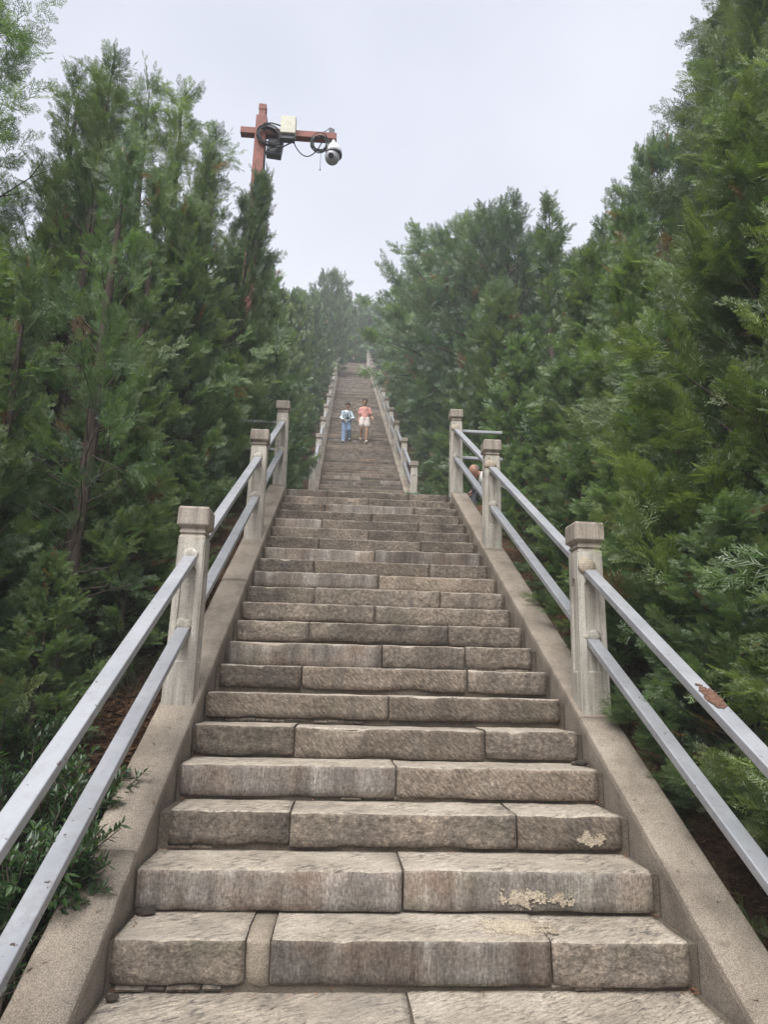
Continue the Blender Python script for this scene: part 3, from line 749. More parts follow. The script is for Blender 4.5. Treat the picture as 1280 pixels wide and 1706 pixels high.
for y in range(11, 56, 5):
    for x in (6.2, 9.5): tree('far_dense' if (y + int(x)) % 2 else 'far_round', x + rt.uniform(-0.8, 0.8), y + rt.uniform(-1.2, 1.2), rt.uniform(6.5, 7.8), 'conifer in the deep wood behind the right-hand row', 'deep wood on the right')
for x, y, H in ((5.6, 1.0, 6.6), (6.6, 3.6, 7.2), (4.9, -0.8, 5.2), (7.6, 6.5, 7), (4.6, 0.4, 6.3)):
    tree('mid_dense', x, y, H, 'shaded cypress behind the front row at right', 'second row of cypresses, right')
# left of the stairs
tree('near_open', -4.1, 2.5, 8.0, 'thin-topped cypress filling the upper left corner', GL)
tree('near_open', -3.15, 3.6, 6.0, 'open cypress with a bare dark trunk showing at left', GL)
tree('near_dense', -2.95, 1.0, 3.8, 'low cypress with drooping sprays at the left edge', GL, wide=0.85)
tree('near_open', -2.3, 2.1, 4.6, 'cypress with a thick trunk behind the nearest left post', GL, wide=0.85)
tree('near_open', -2.85, 5.4, 6.4, 'sparse cypress with see-through branches left of the camera pole', GL)
tree('near_dense', -2.42, 4.6, 4.3, 'dense cypress brushing the middle left post', GL, wide=0.82)
tree('near_dense', -2.3, 6.25, 5.35, 'cypress standing in front of the camera pole', GL, rz=0.0, wide=0.56).rotation_euler[1] = 0.085
tree('mid_dense', -3.9, 5.0, 4.4, 'cypress with brown twigs behind the sparse one', GL)
tree('mid_dense', -5.0, 4.0, 4.8, 'tall cypress behind the upper left corner tree', GL)
tree('mid_dense', -2.45, 9.4, 6.0, 'cypress behind the camera pole at the landing', GL, wide=0.75)
tree('mid_dense', -2.6, 12.4, 6.6, 'cypress beside the foot of the upper left balustrade', GL, wide=0.8)
for y, H, k in ((15.5, 6.2, 'mid_dense'), (18.8, 6.2, 'far_dense'), (22.3, 6.2, 'far_dense'), (26, 6.3, 'far_dense'), (29.5, 6.4, 'far_round'), (33.5, 6.4, 'far_dense'), (37, 6.6, 'far_dense'), (46, 7.2, 'far_dense'), (50, 7.2, 'far_round')):
    tree(k, -2.75 + rt.uniform(-0.2, 0.1), y, H, 'hazy conifer in the close row along the upper left balustrade', 'conifers along the upper flight, left', wide=0.68)
tree('far_round', -1.9, 41.5, 8.8, 'dark round-headed tree standing above the left row near the top', GL, wide=0.58, name='juniper_tree')
for y in range(12, 54, 6):
    for x in (-5.6, -8.6): tree('far_dense', x + rt.uniform(-0.7, 0.7), y + rt.uniform(-1.5, 1.5), rt.uniform(5.6, 6.6), 'conifer in the deep wood behind the left-hand row', 'deep wood on the left')
for x, y, H in ((-5.0, 1.2, 4.2), (-6.2, 2.4, 5.0), (-5.0, 7.2, 4.6), (-3.9, -0.3, 3.4), (-4.0, 8.2, 4.6), (-6.8, 5.5, 5)):
    tree('mid_dense', x, y, H, 'shaded cypress behind the front row at left', 'second row of cypresses, left')
for i, (x, y, H, k, lb) in enumerate((
    (1.92, 0.1, 1.8, 'near_fresh', 'young cypress bush under the lowest right handrail'),
    (1.95, 0.9, 1.9, 'near_dense', 'young cypress bush below the rust patch'),
    (1.92, 1.75, 1.8, 'near_dense', 'young cypress bush at the foot of the nearest right post'),
    (2.05, 2.6, 1.8, 'near_dense', 'young cypress bush beyond the nearest right post'),
    (2.05, 3.5, 1.7, 'near_dense', 'young cypress bush before the middle right post'),
    (2.1, 4.6, 1.5, 'near_dense', 'young cypress bush past the middle right post'),
    (1.85, -0.5, 1.5, 'near_dense', 'young cypress bush at the lower right corner of the picture'),
    (2.55, -0.3, 1.9, 'near_dense', 'young cypress bush behind the lower right corner one'),
    (2.7, 1.2, 2.0, 'near_dense', 'young cypress bush behind the rust patch, in shade'),
    (1.98, 5.35, 1.25, 'near_dense', 'young cypress bush below the seated person, behind the middle right post'),
    (2.05, 6.1, 1.15, 'near_dense', 'young cypress bush in front of the seated person'),
    (2.6, 6.3, 1.7, 'near_dense', 'young cypress bush right of the seated person'),
    (2.9, 0.2, 2.2, 'near_dense', 'young cypress in the dark gap behind the lowest right bush'),
    (2.9, 1.9, 2.4, 'near_dense', 'young cypress in the dark gap behind the nearest right post'),
    (2.5, 0.7, 3.0, 'near_dense', 'low dark cypress under the rusted handrail at right'),
    (2.35, -1.2, 2.6, 'near_dense', 'lowest dark cypress at the bottom right corner below the rails'),
    (2.45, 2.5, 3.1, 'near_fresh', 'low cypress right behind the nearest right post'),
    (3.4, 0.9, 5.8, 'near_fresh', 'cypress rising behind the yellow-green one at the right edge'),
    (3.3, 4.6, 4.3, 'near_dense', 'full green cypress above the middle right post'),
    (4.75, 4.0, 8.2, 'near_dense', 'tall cypress left of the tallest one at upper right'),
    (4.3, 6.6, 5.0, 'mid_dense', 'full cypress below the ragged blue-green boughs'),
    (2.5, 7.6, 3.2, 'mid_dense', 'low bush-like cypress behind the seated person'))):
    tree(k, x, y, H, lb, GR)
for i, (x, y, H, k, lb) in enumerate((
    (-4.6, 3.3, 6.6, 'near_open', 'ragged cypress between the corner tree and the bare dark trunk'),
    (-3.7, 4.0, 5.9, 'near_open', 'wispy cypress just left of the bare dark trunk'),
    (-2.3, 6.85, 3.7, 'near_dense', 'bushy cypress hiding the lower half of the red mast'),
    (-1.98, 2.45, 1.9, 'near_dense', 'bushy young cypress between the thick trunk and the nearest left post'),
    (-2.75, 1.75, 3.5, 'near_open', 'loose cypress hanging in front of the thick trunk'),
    (-2.15, 1.5, 1.25, 'near_dense', 'small cypress bush at the base of the thick trunk'),
    (-2.45, 5.8, 5.9, 'near_open', 'feathery cypress just left of the red mast'),
    (-2.35, 5.0, 5.4, 'near_open', 'wispy cypress reaching up beside the camera pole'),
    (-3.4, 5.6, 6.6, 'near_open', 'wispy cypress behind the sparse one, top level with the pole arm'),
    (-2.6, 3.9, 4.6, 'near_open', 'leaning feathery cypress above the middle left rail'),
    (-3.0, 1.25, 1.7, 'near_dense', 'young cypress bush left of the thick trunk'),
    (-3.2, 2.9, 2.0, 'near_dense', 'young cypress bush in the shade behind the thick trunk'),
    (-2.1, 3.1, 1.3, 'near_dense', 'young cypress bush under the rail above the nearest left post'),
    (-2.05, 4.0, 1.4, 'near_dense', 'young cypress bush under the middle left post'),
    (-3.9, 2.1, 2.4, 'near_dense', 'young cypress in the deep shade at the left edge'),
    (-2.75, -0.2, 2.3, 'near_dense', 'low cypress at the lower left edge behind the handrails'),
    (-3.3, 1.9, 3.5, 'near_dense', 'dense cypress behind the thick left trunk'),
    (-2.6, 3.3, 2.8, 'near_dense', 'low green cypress between the two nearest left posts'),
    (-3.6, 0.4, 3.6, 'near_dense', 'bushy cypress filling the left edge at mid height'),
    (-3.5, 4.4, 6.0, 'near_open', 'pointed open cypress right of the bare dark trunk'),
    (-2.4, 5.9, 3.0, 'near_dense', 'low cypress beside the topmost left post'),
    (-4.4, 6.3, 4.6, 'mid_dense', 'cypress seen through the gaps of the sparse one'),
    (-3.2, 7.4, 4.6, 'mid_dense', 'cypress around the foot of the camera pole'),
    (-3.1, 10.9, 6.6, 'mid_dense', 'cypress past the landing at left, top against the sky'))):
    tree(k, x, y, H, lb, GL, wide=0.9)
for i in range(11):
    y = 12.0 + i * 2.1
    tree('mid_dense', 2.45 + rt.uniform(-0.05, 0.25), y, rt.uniform(1.9, 2.5), 'low conifer bush along the foot of the upper right balustrade', 'bushes along the upper flight, right')
    tree('mid_dense', -2.3 - rt.uniform(-0.05, 0.25), y, rt.uniform(1.9, 2.5), 'low conifer bush along the foot of the upper left balustrade', 'bushes along the upper flight, left')
for i in range(16):
    tree('near_dense', -2.15 - 0.62 * (i % 4) - rt.uniform(0, 0.35), 2.5 + 0.85 * (i // 4) + rt.uniform(-0.2, 0.3), rt.uniform(1.0, 1.7), 'young cypress bush in the shade under the left-hand trees', 'bushes under the left-hand trees')
# wood on the hilltop
for x, y, H, k in ((-1.6, 57, 8.5, 'far_dense'), (0.6, 60, 9.2, 'far_round'), (2.2, 58, 8.8, 'spire'), (-0.4, 64, 9.5, 'far_dense'), (3.6, 62, 9.5, 'far_round'), (-3.6, 60, 9, 'far_round'), (5.4, 57, 8, 'far_dense'), (-5.5, 56, 8, 'far_dense'), (1.6, 66, 10, 'far_round'), (-2.4, 68, 10, 'far_dense')):
    tree(k, x, y, H, 'faint hazy tree on the hilltop beyond the last step', 'hilltop trees', wide=1.15)

# ------------------------------------------------------------------ undergrowth
def leafy_shrub(x, y, n_st, hgt, label, seed, lean=(0.3, 0), spread=0.4, leafL=0.07):
    rng = np.random.default_rng(seed); wood = Wood(); tri, tin = [], []
    root = setp(empty('leafy_shrub', (x, y, terrain(x, y) - 0.03)), label, 'shrub', 'leafy shrubs at the lower left')
    for s in range(n_st):
        a = rng.uniform(0, 6.28); tip = np.array([math.cos(a) * spread * rng.uniform(.3, 1) + lean[0] * rng.uniform(.3, 1), math.sin(a) * spread * rng.uniform(.3, 1) + lean[1], hgt * rng.uniform(.55, 1)])
        b0 = np.array([rng.normal(0, .06), rng.normal(0, .06), 0])
        bp = lambda u: b0 + (tip - b0) * u + np.array([0, 0, 0.22 * hgt]) * math.sin(u * math.pi) * 0.7
        wood.tube([bp(u) for u in (0, .35, .7, 1)], [0.006, 0.005, 0.0035, 0.002], 4)
        nl = int(44 * hgt / 0.6)
        for k in range(nl):
            u = 0.18 + 0.82 * k / nl; p = bp(u); d0 = unit(bp(min(1, u + .05)) - bp(u - .05)); 
            sd_ = unit(np.cross(d0, rng.normal(0, 1, 3))); d = unit(d0 * 0.55 + sd_ * 0.8 + np.array([0, 0, 0.1])); nn = unit(np.cross(d, np.cross(np.array([0, 0, 1.]), d)) + rng.normal(0, .25, 3))
            yy = unit(np.cross(nn, d)); L = leafL * rng.uniform(.6, 1.15); wd = L * 0.17
            A = p; B = p + d * L * .45 + yy * wd - nn * L * 0.03; C = p + d * L - nn * L * 0.12; E_ = p + d * L * .45 - yy * wd - nn * L * 0.03; mid = p + d * L * 0.5 - nn * L * 0.07
            for t in ((A, B, mid), (B, C, mid), (C, E_, mid), (E_, A, mid)): tri.append(t)
            v = np.clip(0.3 + 0.35 * u * rng.uniform(0, 1) + rng.normal(0, .15), 0, .88); tin += [v] * 4
    link('stem', bm_mesh(wood.bm, 'stem', M['bark']), root)
    setp(link('foliage', tris_to_mesh('foliage', np.array(tri), np.array(tin), M['leaf_broad']), root), kind='stuff')
leafy_shrub(-1.60, 0.30, 46, 0.52, 'leafy green shrub leaning over the left ramp at the bottom', 1, lean=(0.12, 0), spread=0.32, leafL=0.05)
leafy_shrub(-1.80, 0.70, 44, 0.60, 'dark leafy shrub under the left lower handrail', 2, lean=(0.0, 0), spread=0.36, leafL=0.05)
leafy_shrub(-2.1, 1.15, 36, 0.55, 'small dark shrub left of the ramp by the needle litter', 3, lean=(0, 0), spread=0.36, leafL=0.05)
leafy_shrub(-1.75, -0.15, 46, 0.62, 'leafy shrub at the bottom left corner behind the ramp', 4, lean=(0.1, 0), spread=0.4, leafL=0.05)
leafy_shrub(-1.54, 0.62, 60, 0.58, 'leafy green shrub spilling over the left ramp edge', 6, lean=(0.12, 0.0), spread=0.22, leafL=0.052)
leafy_shrub(-1.54, 0.20, 80, 0.66, 'bright leafy shrub in the very bottom left corner', 7, lean=(0.20, -0.05), spread=0.24, leafL=0.052)
leafy_shrub(-2.25, 0.5, 40, 0.8, 'taller leafy shrub at the left edge between the rails', 5, lean=(0, 0), spread=0.42, leafL=0.05)

def sedge(x, y, seed, label, n=170, L=0.55):
    rng = np.random.default_rng(seed); tri, tin = [], []
    for k in range(n):
        a = rng.uniform(0, 6.28); d = np.array([math.cos(a), math.sin(a), 0]); s = np.array([-d[1], d[0], 0]) * 0.004
        l = L * rng.uniform(.5, 1); pts = [np.array([rng.normal(0, .04), rng.normal(0, .04), 0]) + d * l * 0.75 * u + np.array([0, 0, l * (1.5 * u - 1.55 * u * u)]) for u in (0, .25, .5, .75, 1)]
        for i in range(4):
            w0, w1 = s * (1 - i / 4.2), s * (1 - (i + 1) / 4.2)
            tri += [(pts[i] - w0, pts[i] + w0, pts[i + 1] + w1), (pts[i] - w0, pts[i + 1] + w1, pts[i + 1] - w1)]
        tin += [float(np.clip(rng.normal(.4, .25), 0, .88))] * 8
    o = link('sedge_clump', tris_to_mesh('sedge_clump', np.array(tri), np.array(tin), M['leaf_grass']), None, (x, y, terrain(x, y) - 0.01))
    setp(o, label, 'plant', 'sedge clumps under the left cypresses')
sedge(-1.95, 2.15, 1, 'drooping dark sedge clump behind the nearest left post', 240, 0.7)
sedge(-2.35, 1.55, 2, 'drooping sedge clump beside the thick left trunk')
sedge(-1.8, 3.0, 3, 'sedge clump beside the ramp above the nearest left post')

def litter(name, n, sampler, seed, L=(0.02, 0.07), label=None):
    rng = np.random.default_rng(seed); tri = np.zeros((n, 3, 3)); tin = np.clip(rng.normal(0.45, 0.25, n), 0, 1)
    for k in range(n):
        x, y, z = sampler(rng); a = rng.uniform(0, 6.28); l = rng.uniform(*L); d = np.array([math.cos(a), math.sin(a), rng.normal(0, .18)]); s = np.array([-d[1], d[0], 0]) * l * rng.uniform(.05, .12)
        p = np.array([x, y, z + rng.uniform(0.003, 0.012)]); tri[k] = [p - s, p + s, p + d * l]
    setp(link(name, tris_to_mesh(name, tri, tin, M['litter'])), kind='stuff')
def samp_left(r):
    x = -1.5 - r.exponential(0.5); y = r.uniform(-0.3, 4.0); return x, y, terrain(x, y) + r.uniform(0, 0.03)
def samp_right(r):
    x = 1.5 + r.exponential(0.6); y = r.uniform(-1.0, 5.0); return x, y, terrain(x, y) + r.uniform(0, 0.03)
litter('needle_litter', 9000, samp_left, 1, (0.03, 0.12)); litter('needle_litter', 3500, samp_right, 2, (0.03, 0.10))
def samp_step(r):
    n = r.integers(-1, 9); e = r.uniform() < 0.6
    x = (r.choice([-1, 1]) * (1.12 - r.exponential(0.03))) if e else r.uniform(-1.1, 1.1)
    y = n * T1 + (T1 + 0.012 - r.exponential(0.02) if (r.uniform() < 0.75) else r.uniform(0.03, T1)); return x, y, n * Z1 + 0.002
litter('fallen_needles', 420, samp_step, 3, (0.012, 0.045))
def samp_ramp(r):
    y = r.uniform(-0.6, 4); return r.choice([-1, 1]) * r.uniform(1.17, 1.38), y, SL1 * y + 0.05
litter('fallen_needles', 160, samp_ramp, 4, (0.012, 0.04))
# small loose stones at the step ends
bm = bmesh.new(); add_ball(bm, (0, 0, 0), 1, 8, 6)
for v in bm.verts: v.co *= 1 + 0.4 * noise.noise(v.co * 2)
for f in bm.faces: f.smooth = False
pb = bm_mesh(bm, 'loose_stone', M['rough'])
for x, y, z, s, lb in ((1.10, 1.15, 3 * Z1, 0.028, 'larger loose grey stone on the right end of a step'), (1.07, 1.18, 3 * Z1, 0.018, 'smaller loose stone beside the larger one at the right step end'), (-1.08, 0.28, 0, 0.03, 'loose stone in the left corner of the lowest full step'), (-1.09, -0.05, -Z1, 0.018, 'pebble at the left foot of the lowest full riser')):
    o = setp(link('loose_stone', pb, None, (x, y, z + s * 0.5)), lb, 'stone'); o.scale = (s * 1.5, s, s * 0.7)

# ------------------------------------------------------------------ pole with surveillance gear
M['pole'] = plain('red_oxide_paint', (0.20, 0.062, 0.045, 1), 0.6, var=0.3)
M['box'] = plain('beige_enamel', (0.50, 0.49, 0.40, 1), 0.5)
M['dark'] = plain('dark_grey_plastic', (0.06, 0.065, 0.075, 1), 0.5)
M['cable'] = plain('black_cable', (0.022, 0.024, 0.03, 1), 0.5)
M['camwhite'] = plain('white_plastic', (0.62, 0.63, 0.64, 1), 0.4)
M['smoke'] = plain('smoked_dome', (0.36, 0.37, 0.385, 1), 0.25, spec=0.5)
PY = 7.5; zg = terrain(-2.1, PY)
pole = setp(empty('camera_pole', (-2.1, PY, zg)), 'red-brown square pole with a cross arm above the left trees', 'pole')
bm = bmesh.new(); add_box(bm, (0, 0, (10.83 - zg) / 2 - 0.2), (0.19, 0.19, 10.83 - zg + 0.4), bev=0.008); link('mast', bm_mesh(bm, 'mast', M['pole']), pole)
bm = bmesh.new(); add_box(bm, (0, 0, 10.92 - zg), (0.12, 0.12, 0.18), bev=0.006); add_box(bm, (0, 0, 11.04 - zg), (0.135, 0.135, 0.12), bev=0.006); link('mast_top', bm_mesh(bm, 'mast_top', M['pole']), pole)
bm = bmesh.new(); add_box(bm, (0.50, -0.005, 10.51 - zg), (1.72, 0.13, 0.13), bev=0.006); link('cross_arm', bm_mesh(bm, 'cross_arm', M['pole']), pole)
bm = bmesh.new(); add_box(bm, (1.27, 0, 10.63 - zg), (0.10, 0.08, 0.11), bev=0.005); link('arm_stub', bm_mesh(bm, 'arm_stub', M['dark']), pole)
def obj1(name, bm, mat, loc, label, cat, group=None):
    return setp(link(name, bm_mesh(bm, name, M[mat]), None, loc), label, cat, group)
bx = setp(empty('junction_box', (-1.60, PY - 0.14, 10.36)), 'beige junction box clamped to the cross arm', 'box')
bm = bmesh.new(); add_box(bm, (0, 0, 0.19), (0.27, 0.16, 0.36), bev=0.012); link('housing', bm_mesh(bm, 'housing', M['box']), bx)
bm = bmesh.new(); add_box(bm, (0, 0.02, -0.035), (0.25, 0.12, 0.085), bev=0.008); link('cable_gland_plate', bm_mesh(bm, 'gland', M['dark']), bx)
bm = bmesh.new(); add_box(bm, (0, 0, 0), (0.27, 0.14, 0.34), rot=Matrix.Rotation(R(6), 3, 'Y'), bev=0.015)
for i in range(5): add_box(bm, (-0.08 + i * 0.04, -0.078, 0), (0.012, 0.02, 0.26), rot=Matrix.Rotation(R(6), 3, 'Y'))
obj1('power_supply', bm, 'dark', (-1.84, PY + 0.05, 10.24), 'dark ribbed power box hanging under the cross arm', 'box')
bm = bmesh.new(); add_tube(bm, [(0, 0, z) for z in (0, .03, .34, .37)], [0.05, 0.085, 0.085, 0.05], 14)
obj1('lamp_cylinder', bm, 'box', (-1.93, PY - 0.02, 9.22), 'pale yellow cylinder fixed beside the red pole', 'fitting')
def coil(c, r, tilt, n, label, seed, sq=1.0):
    bm = bmesh.new(); rr = random.Random(seed)
    for k in range(n):
        a0 = rr.uniform(0, 6.28); rk = r * rr.uniform(0.82, 1.08); oy = rr.uniform(-0.035, 0.035); ox, oz = rr.uniform(-.02, .02), rr.uniform(-.02, .02)
        pts = [Vector((ox + rk * sq * math.cos(a0 + t), oy + 0.012 * math.sin(t * 2 + k), oz + rk * math.sin(a0 + t))) for t in [i * 2 * math.pi / 26 for i in range(27)]]
        add_tube(bm, pts, 0.0085, 5)
    o = obj1('cable_coil', bm, 'cable', c, label, 'cable coil', 'cable coils on the pole'); o.rotation_euler = tilt
coil((-1.93, PY - 0.13, 10.36), 0.185, (0, R(20), R(10)), 11, 'black cable coil hung beside the red mast', 1, 1.15)
coil((-1.03, PY - 0.12, 10.27), 0.18, (0, R(28), R(15)), 9, 'black cable coil hung beside the dome camera', 2, 0.78)
bm = bmesh.new()
add_tube(bm, [Vector((-1.50, PY - .1, 10.30)) + Vector((0.50 * u, 0, -0.30 * math.sin(u * math.pi) ** 0.8 + 0.0 * u)) for u in [i / 12 for i in range(13)]], 0.011, 6)
add_tube(bm, [(-1.05, PY - .02, 10.58), (-0.95, PY - .02, 10.63), (-0.86, PY - .02, 10.72), (-0.80, PY - .02, 10.69)], 0.008, 6)
add_tube(bm, [(-2.05, PY - .12, 10.62), (-1.9, PY - .13, 10.63), (-1.72, PY - .13, 10.58)], 0.014, 6)
add_tube(bm, [(-1.98, PY - .1, 9.5), (-1.985, PY - .11, 10.0), (-1.9, PY - .1, 10.13), (-1.66, PY - .1, 10.18), (-1.52, PY - .1, 10.28)], 0.014, 6)
add_tube(bm, [(-1.0, PY - .1, 10.12), (-1.0, PY - .1, 9.75)], 0.004, 5); add_ball(bm, (-1.0, PY - .1, 9.74), 0.014, 8, 6)
obj1('cable', bm, 'cable', (0, 0, 0), 'loose black cables looping between the boxes on the pole', 'cable')
dc = setp(empty('dome_camera', (-0.79, PY - 0.02, 10.44)), 'white dome surveillance camera hanging from the arm end', 'camera')
bm = bmesh.new(); add_tube(bm, [(0, 0, 0.02), (0, 0, -0.05), (0, 0, -0.09), (0.01, 0, -0.15), (0.015, 0, -0.24), (0.015, 0, -0.30)], [0.04, 0.04, 0.075, 0.125, 0.148, 0.148], 18); link('housing', bm_mesh(bm, 'cam_housing', M['camwhite']), dc)
bm = bmesh.new(); add_ball(bm, (-0.01, -0.01, -0.36), 0.132, 18, 12, sc=(1, 1, 1.05)); link('dome', bm_mesh(bm, 'dome', M['smoke']), dc)
bm = bmesh.new(); add_tube(bm, [(-0.02, -0.09, -0.40), (-0.03, -0.15, -0.44)], [0.05, 0.045], 14); link('lens', bm_mesh(bm, 'lens', M['cable']), dc)
bm = bmesh.new(); add_tube(bm, [(0.015, 0, -0.285), (0.015, 0, -0.315)], [0.152, 0.152], 20); link('seal_ring', bm_mesh(bm, 'ring', M['dark']), dc)

# maroon hoarding glimpsed left of the landing
M['maroon'] = plain('maroon_paint', (0.085, 0.018, 0.022, 1), 0.7, var=0.25)
hb = setp(empty('hoarding', (-2.25, 7.3, terrain(-2.25, 7.3))), 'dark maroon board wall behind the left handrail at the landing', 'wall')
for i in range(6):
    bm = bmesh.new(); add_box(bm, (-0.55 + i * 0.222, 0, 0.62), (0.215, 0.035, 1.24), bev=0.004); link('board', bm_mesh(bm, 'board', M['maroon']), hb)

# ------------------------------------------------------------------ people
M['skin'] = plain('skin', (0.42, 0.245, 0.165, 1), 0.55, var=0.06)
M['hair'] = plain('dark_hair', (0.018, 0.014, 0.012, 1), 0.5)
M['grey_hair'] = plain('thin_grey_hair', (0.20, 0.17, 0.15, 1), 0.7)
M['denim'] = plain('pale_denim', (0.20, 0.28, 0.42, 1), 0.85, var=0.18)
M['ltblue'] = plain('pale_blue_cloth', (0.55, 0.65, 0.74, 1), 0.85, var=0.06)
M['pink'] = plain('pink_cloth', (0.60, 0.29, 0.26, 1), 0.85, var=0.08)
M['shorts'] = plain('cream_cloth', (0.62, 0.56, 0.52, 1), 0.85, var=0.06)
M['shoe'] = plain('white_shoe', (0.66, 0.65, 0.63, 1), 0.6, var=0.05)
M['black'] = plain('black_cloth', (0.02, 0.022, 0.028, 1), 0.75)
M['navy'] = plain('navy_stripe', (0.06, 0.09, 0.14, 1), 0.85)
M['tee'] = plain('white_shirt', (0.72, 0.72, 0.72, 1), 0.85, var=0.05)
M['eye'] = plain('eye', (0.03, 0.02, 0.018, 1), 0.3)
M['mouth'] = plain('mouth', (0.30, 0.10, 0.085, 1), 0.5)
M['slate'] = plain('slate_cloth', (0.10, 0.105, 0.12, 1), 0.85)

def body_mesh(name, caps, balls, mat, voxel=0.012, smooth=4):
    """one continuous skin: tapered limbs and ellipsoids fused by a voxel remesh"""
    bm = bmesh.new()
    for pts, rad in caps:
        add_tube(bm, pts, rad, 12)
        for p, r in zip(pts, rad if isinstance(rad, (list, tuple)) else [rad] * len(pts)): add_ball(bm, p, r * 0.995, 12, 8)
    for c, r, sc in balls: add_ball(bm, c, r, 16, 12, sc=sc)
    me = bpy.data.meshes.new('tmp'); bm.to_mesh(me); bm.free()
    o = bpy.data.objects.new('tmp', me); COL.objects.link(o)
    m_ = o.modifiers.new('r', 'REMESH'); m_.mode = 'VOXEL'; m_.voxel_size = voxel
    s_ = o.modifiers.new('s', 'SMOOTH'); s_.iterations = smooth; s_.factor = 0.5
    dg = bpy.context.evaluated_depsgraph_get(); ev = o.evaluated_get(dg)
    res = bpy.data.meshes.new_from_object(ev); res.name = name
    bpy.data.objects.remove(o); bpy.data.meshes.remove(me)
    res.materials.clear(); res.materials.append(mat)
    res.polygons.foreach_set('use_smooth', [True] * len(res.polygons)); res.update()
    return res

def hand_caps(wrist, d, n, side, curl=0.6, s=1.0):
    """palm plus five unequal bent fingers; d = pointing direction, n = palm normal, side = towards the thumb"""
    d, n = Vector(d).normalized(), Vector(n).normalized(); t = d.cross(n).normalized() * side
    n = t.cross(d).normalized() * (1 if side * 1 > 0 else -1)
    w_ = Vector(wrist); caps = []
    for k, off in enumerate((-0.026, -0.009, 0.009, 0.026)): caps.append(([w_ + t * off * 0.6, w_ + d * 0.085 * s + t * off], [0.014, 0.0125]))
    for k, (off, ln) in enumerate(((0.027, 0.072), (0.009, 0.082), (-0.009, 0.076), (-0.026, 0.058))):
        p = w_ + d * 0.085 * s + t * off * 1.1; a = curl; pts = [p]
        for j, f_ in enumerate((0.45, 0.32, 0.25)):
            dirj = d * math.cos(a * (j + .6)) + n * math.sin(a * (j + .6)); pts.append(pts[-1] + dirj * ln * f_ * s)
        caps.append((pts, [0.0098, 0.0092, 0.0085, 0.0075]))
    q = w_ + d * 0.025 * s + t * 0.026
    caps.append(([q, q + (d * .6 + t * .8).normalized() * 0.04, q + (d * .6 + t * .8).normalized() * 0.04 + (d * .9 + t * .2 + n * .3).normalized() * 0.032], [0.0125, 0.0105, 0.009]))
    return caps

def head_parts(root, C, Fd, Up, hr=0.105, hair='hair', bun=False, bald=False):
    """face details on a head centred at C looking along Fd; returns the skin shapes of the head"""
    Fd, Up = Vector(Fd).normalized(), Vector(Up).normalized(); Rt = Fd.cross(Up).normalized(); Up = Rt.cross(Fd)
    C = Vector(C); rot = Matrix((Rt, Fd, Up)).transposed()
    caps = [([C + Fd * .085 + Up * 0.005, C + Fd * 0.108 - Up * 0.028], [0.010, 0.016]),
            ([C - Up * 0.05 + Fd * 0.035, C - Up * 0.088 + Fd * 0.062], [0.058, 0.034])]
    for s in (-1, 1): caps.append(([C + Rt * s * 0.078 + Up * .012 - Fd * .005, C + Rt * s * 0.082 - Up * 0.03], [0.017, 0.012]))
    for s in (-1, 1):
        bm = bmesh.new(); add_ball(bm, C + Fd * 0.086 + Rt * s * 0.031 + Up * 0.012, 0.0125, 10, 8, sc=(1.2, 0.7, 0.7), rot=rot); link('eye', bm_mesh(bm, 'eye', M['eye']), root)
        if not bald:
            bm = bmesh.new(); add_ball(bm, C + Fd * 0.092 + Rt * s * 0.031 + Up * 0.036, 0.016, 8, 6, sc=(1.2, 0.5, 0.28), rot=rot); link('eyebrow', bm_mesh(bm, 'eyebrow', M['hair']), root)
    bm = bmesh.new(); add_ball(bm, C + Fd * 0.094 - Up * 0.055, 0.02, 10, 6, sc=(1.1, 0.5, 0.32), rot=rot); link('mouth', bm_mesh(bm, 'mouth', M['mouth']), root)
    bm = bmesh.new(); add_ball(bm, C - Fd * 0.014 + Up * 0.022, 0.100 if bald else 0.111, 18, 14, sc=(0.86, 1.0, 1.08), rot=rot)
    for v in list(bm.verts):      # open the hair over the face and neck
        p = v.co - C; f_ = p.dot(Fd); u_ = p.dot(Up)
        lim = 0.022 if not bald else -0.035
        if (f_ > 0.022 and u_ < lim + 0.01) or u_ < (-0.05 if not bald else -0.03) or (bald and u_ > 0.055) or (bald and f_ > 0.0): bm.verts.remove(v)
    if not bald: 
        for v in bm.verts: v.co += Vector((noise.noise(v.co * 30), noise.noise(v.co * 31), noise.noise(v.co * 29))) * 0.006
    if bun: add_ball(bm, C - Fd * 0.10 + Up * 0.05, 0.045, 12, 8)
    link('hair', bm_mesh(bm, 'hair', M[hair]), root)
    return caps, [(C, 0.1, (0.80, 0.93, 1.12))]

def shoe(root, p, toe, mat='shoe'):
    p = Vector(p); d = Vector(toe).normalized()
    me = body_mesh('shoe', [([p + Vector((0, 0, 0.045)) - d * .055, p + d * 0.06 + Vector((0, 0, .042)), p + d * 0.15 + Vector((0, 0, 0.032))], [0.044, 0.043, 0.030])], [], M[mat], 0.01, 3)
    link('shoe', me, root)

def stripes(root, c, r, zs, mat):
    for z in zs:
        bm = bmesh.new(); pts = [(c[0] + r[0] * math.sin(a), c[1] - r[1] * math.cos(a), z) for a in [R(-38 + 76 * i / 8) for i in range(9)]]
        add_tube(bm, pts, 0.010, 6); link('stripe', bm_mesh(bm, 'stripe', M[mat]), root)

V = Vector
def step_z(k): return (k + 1) * Z2 + LAND
def step_y(k): return Y2 + k * T2
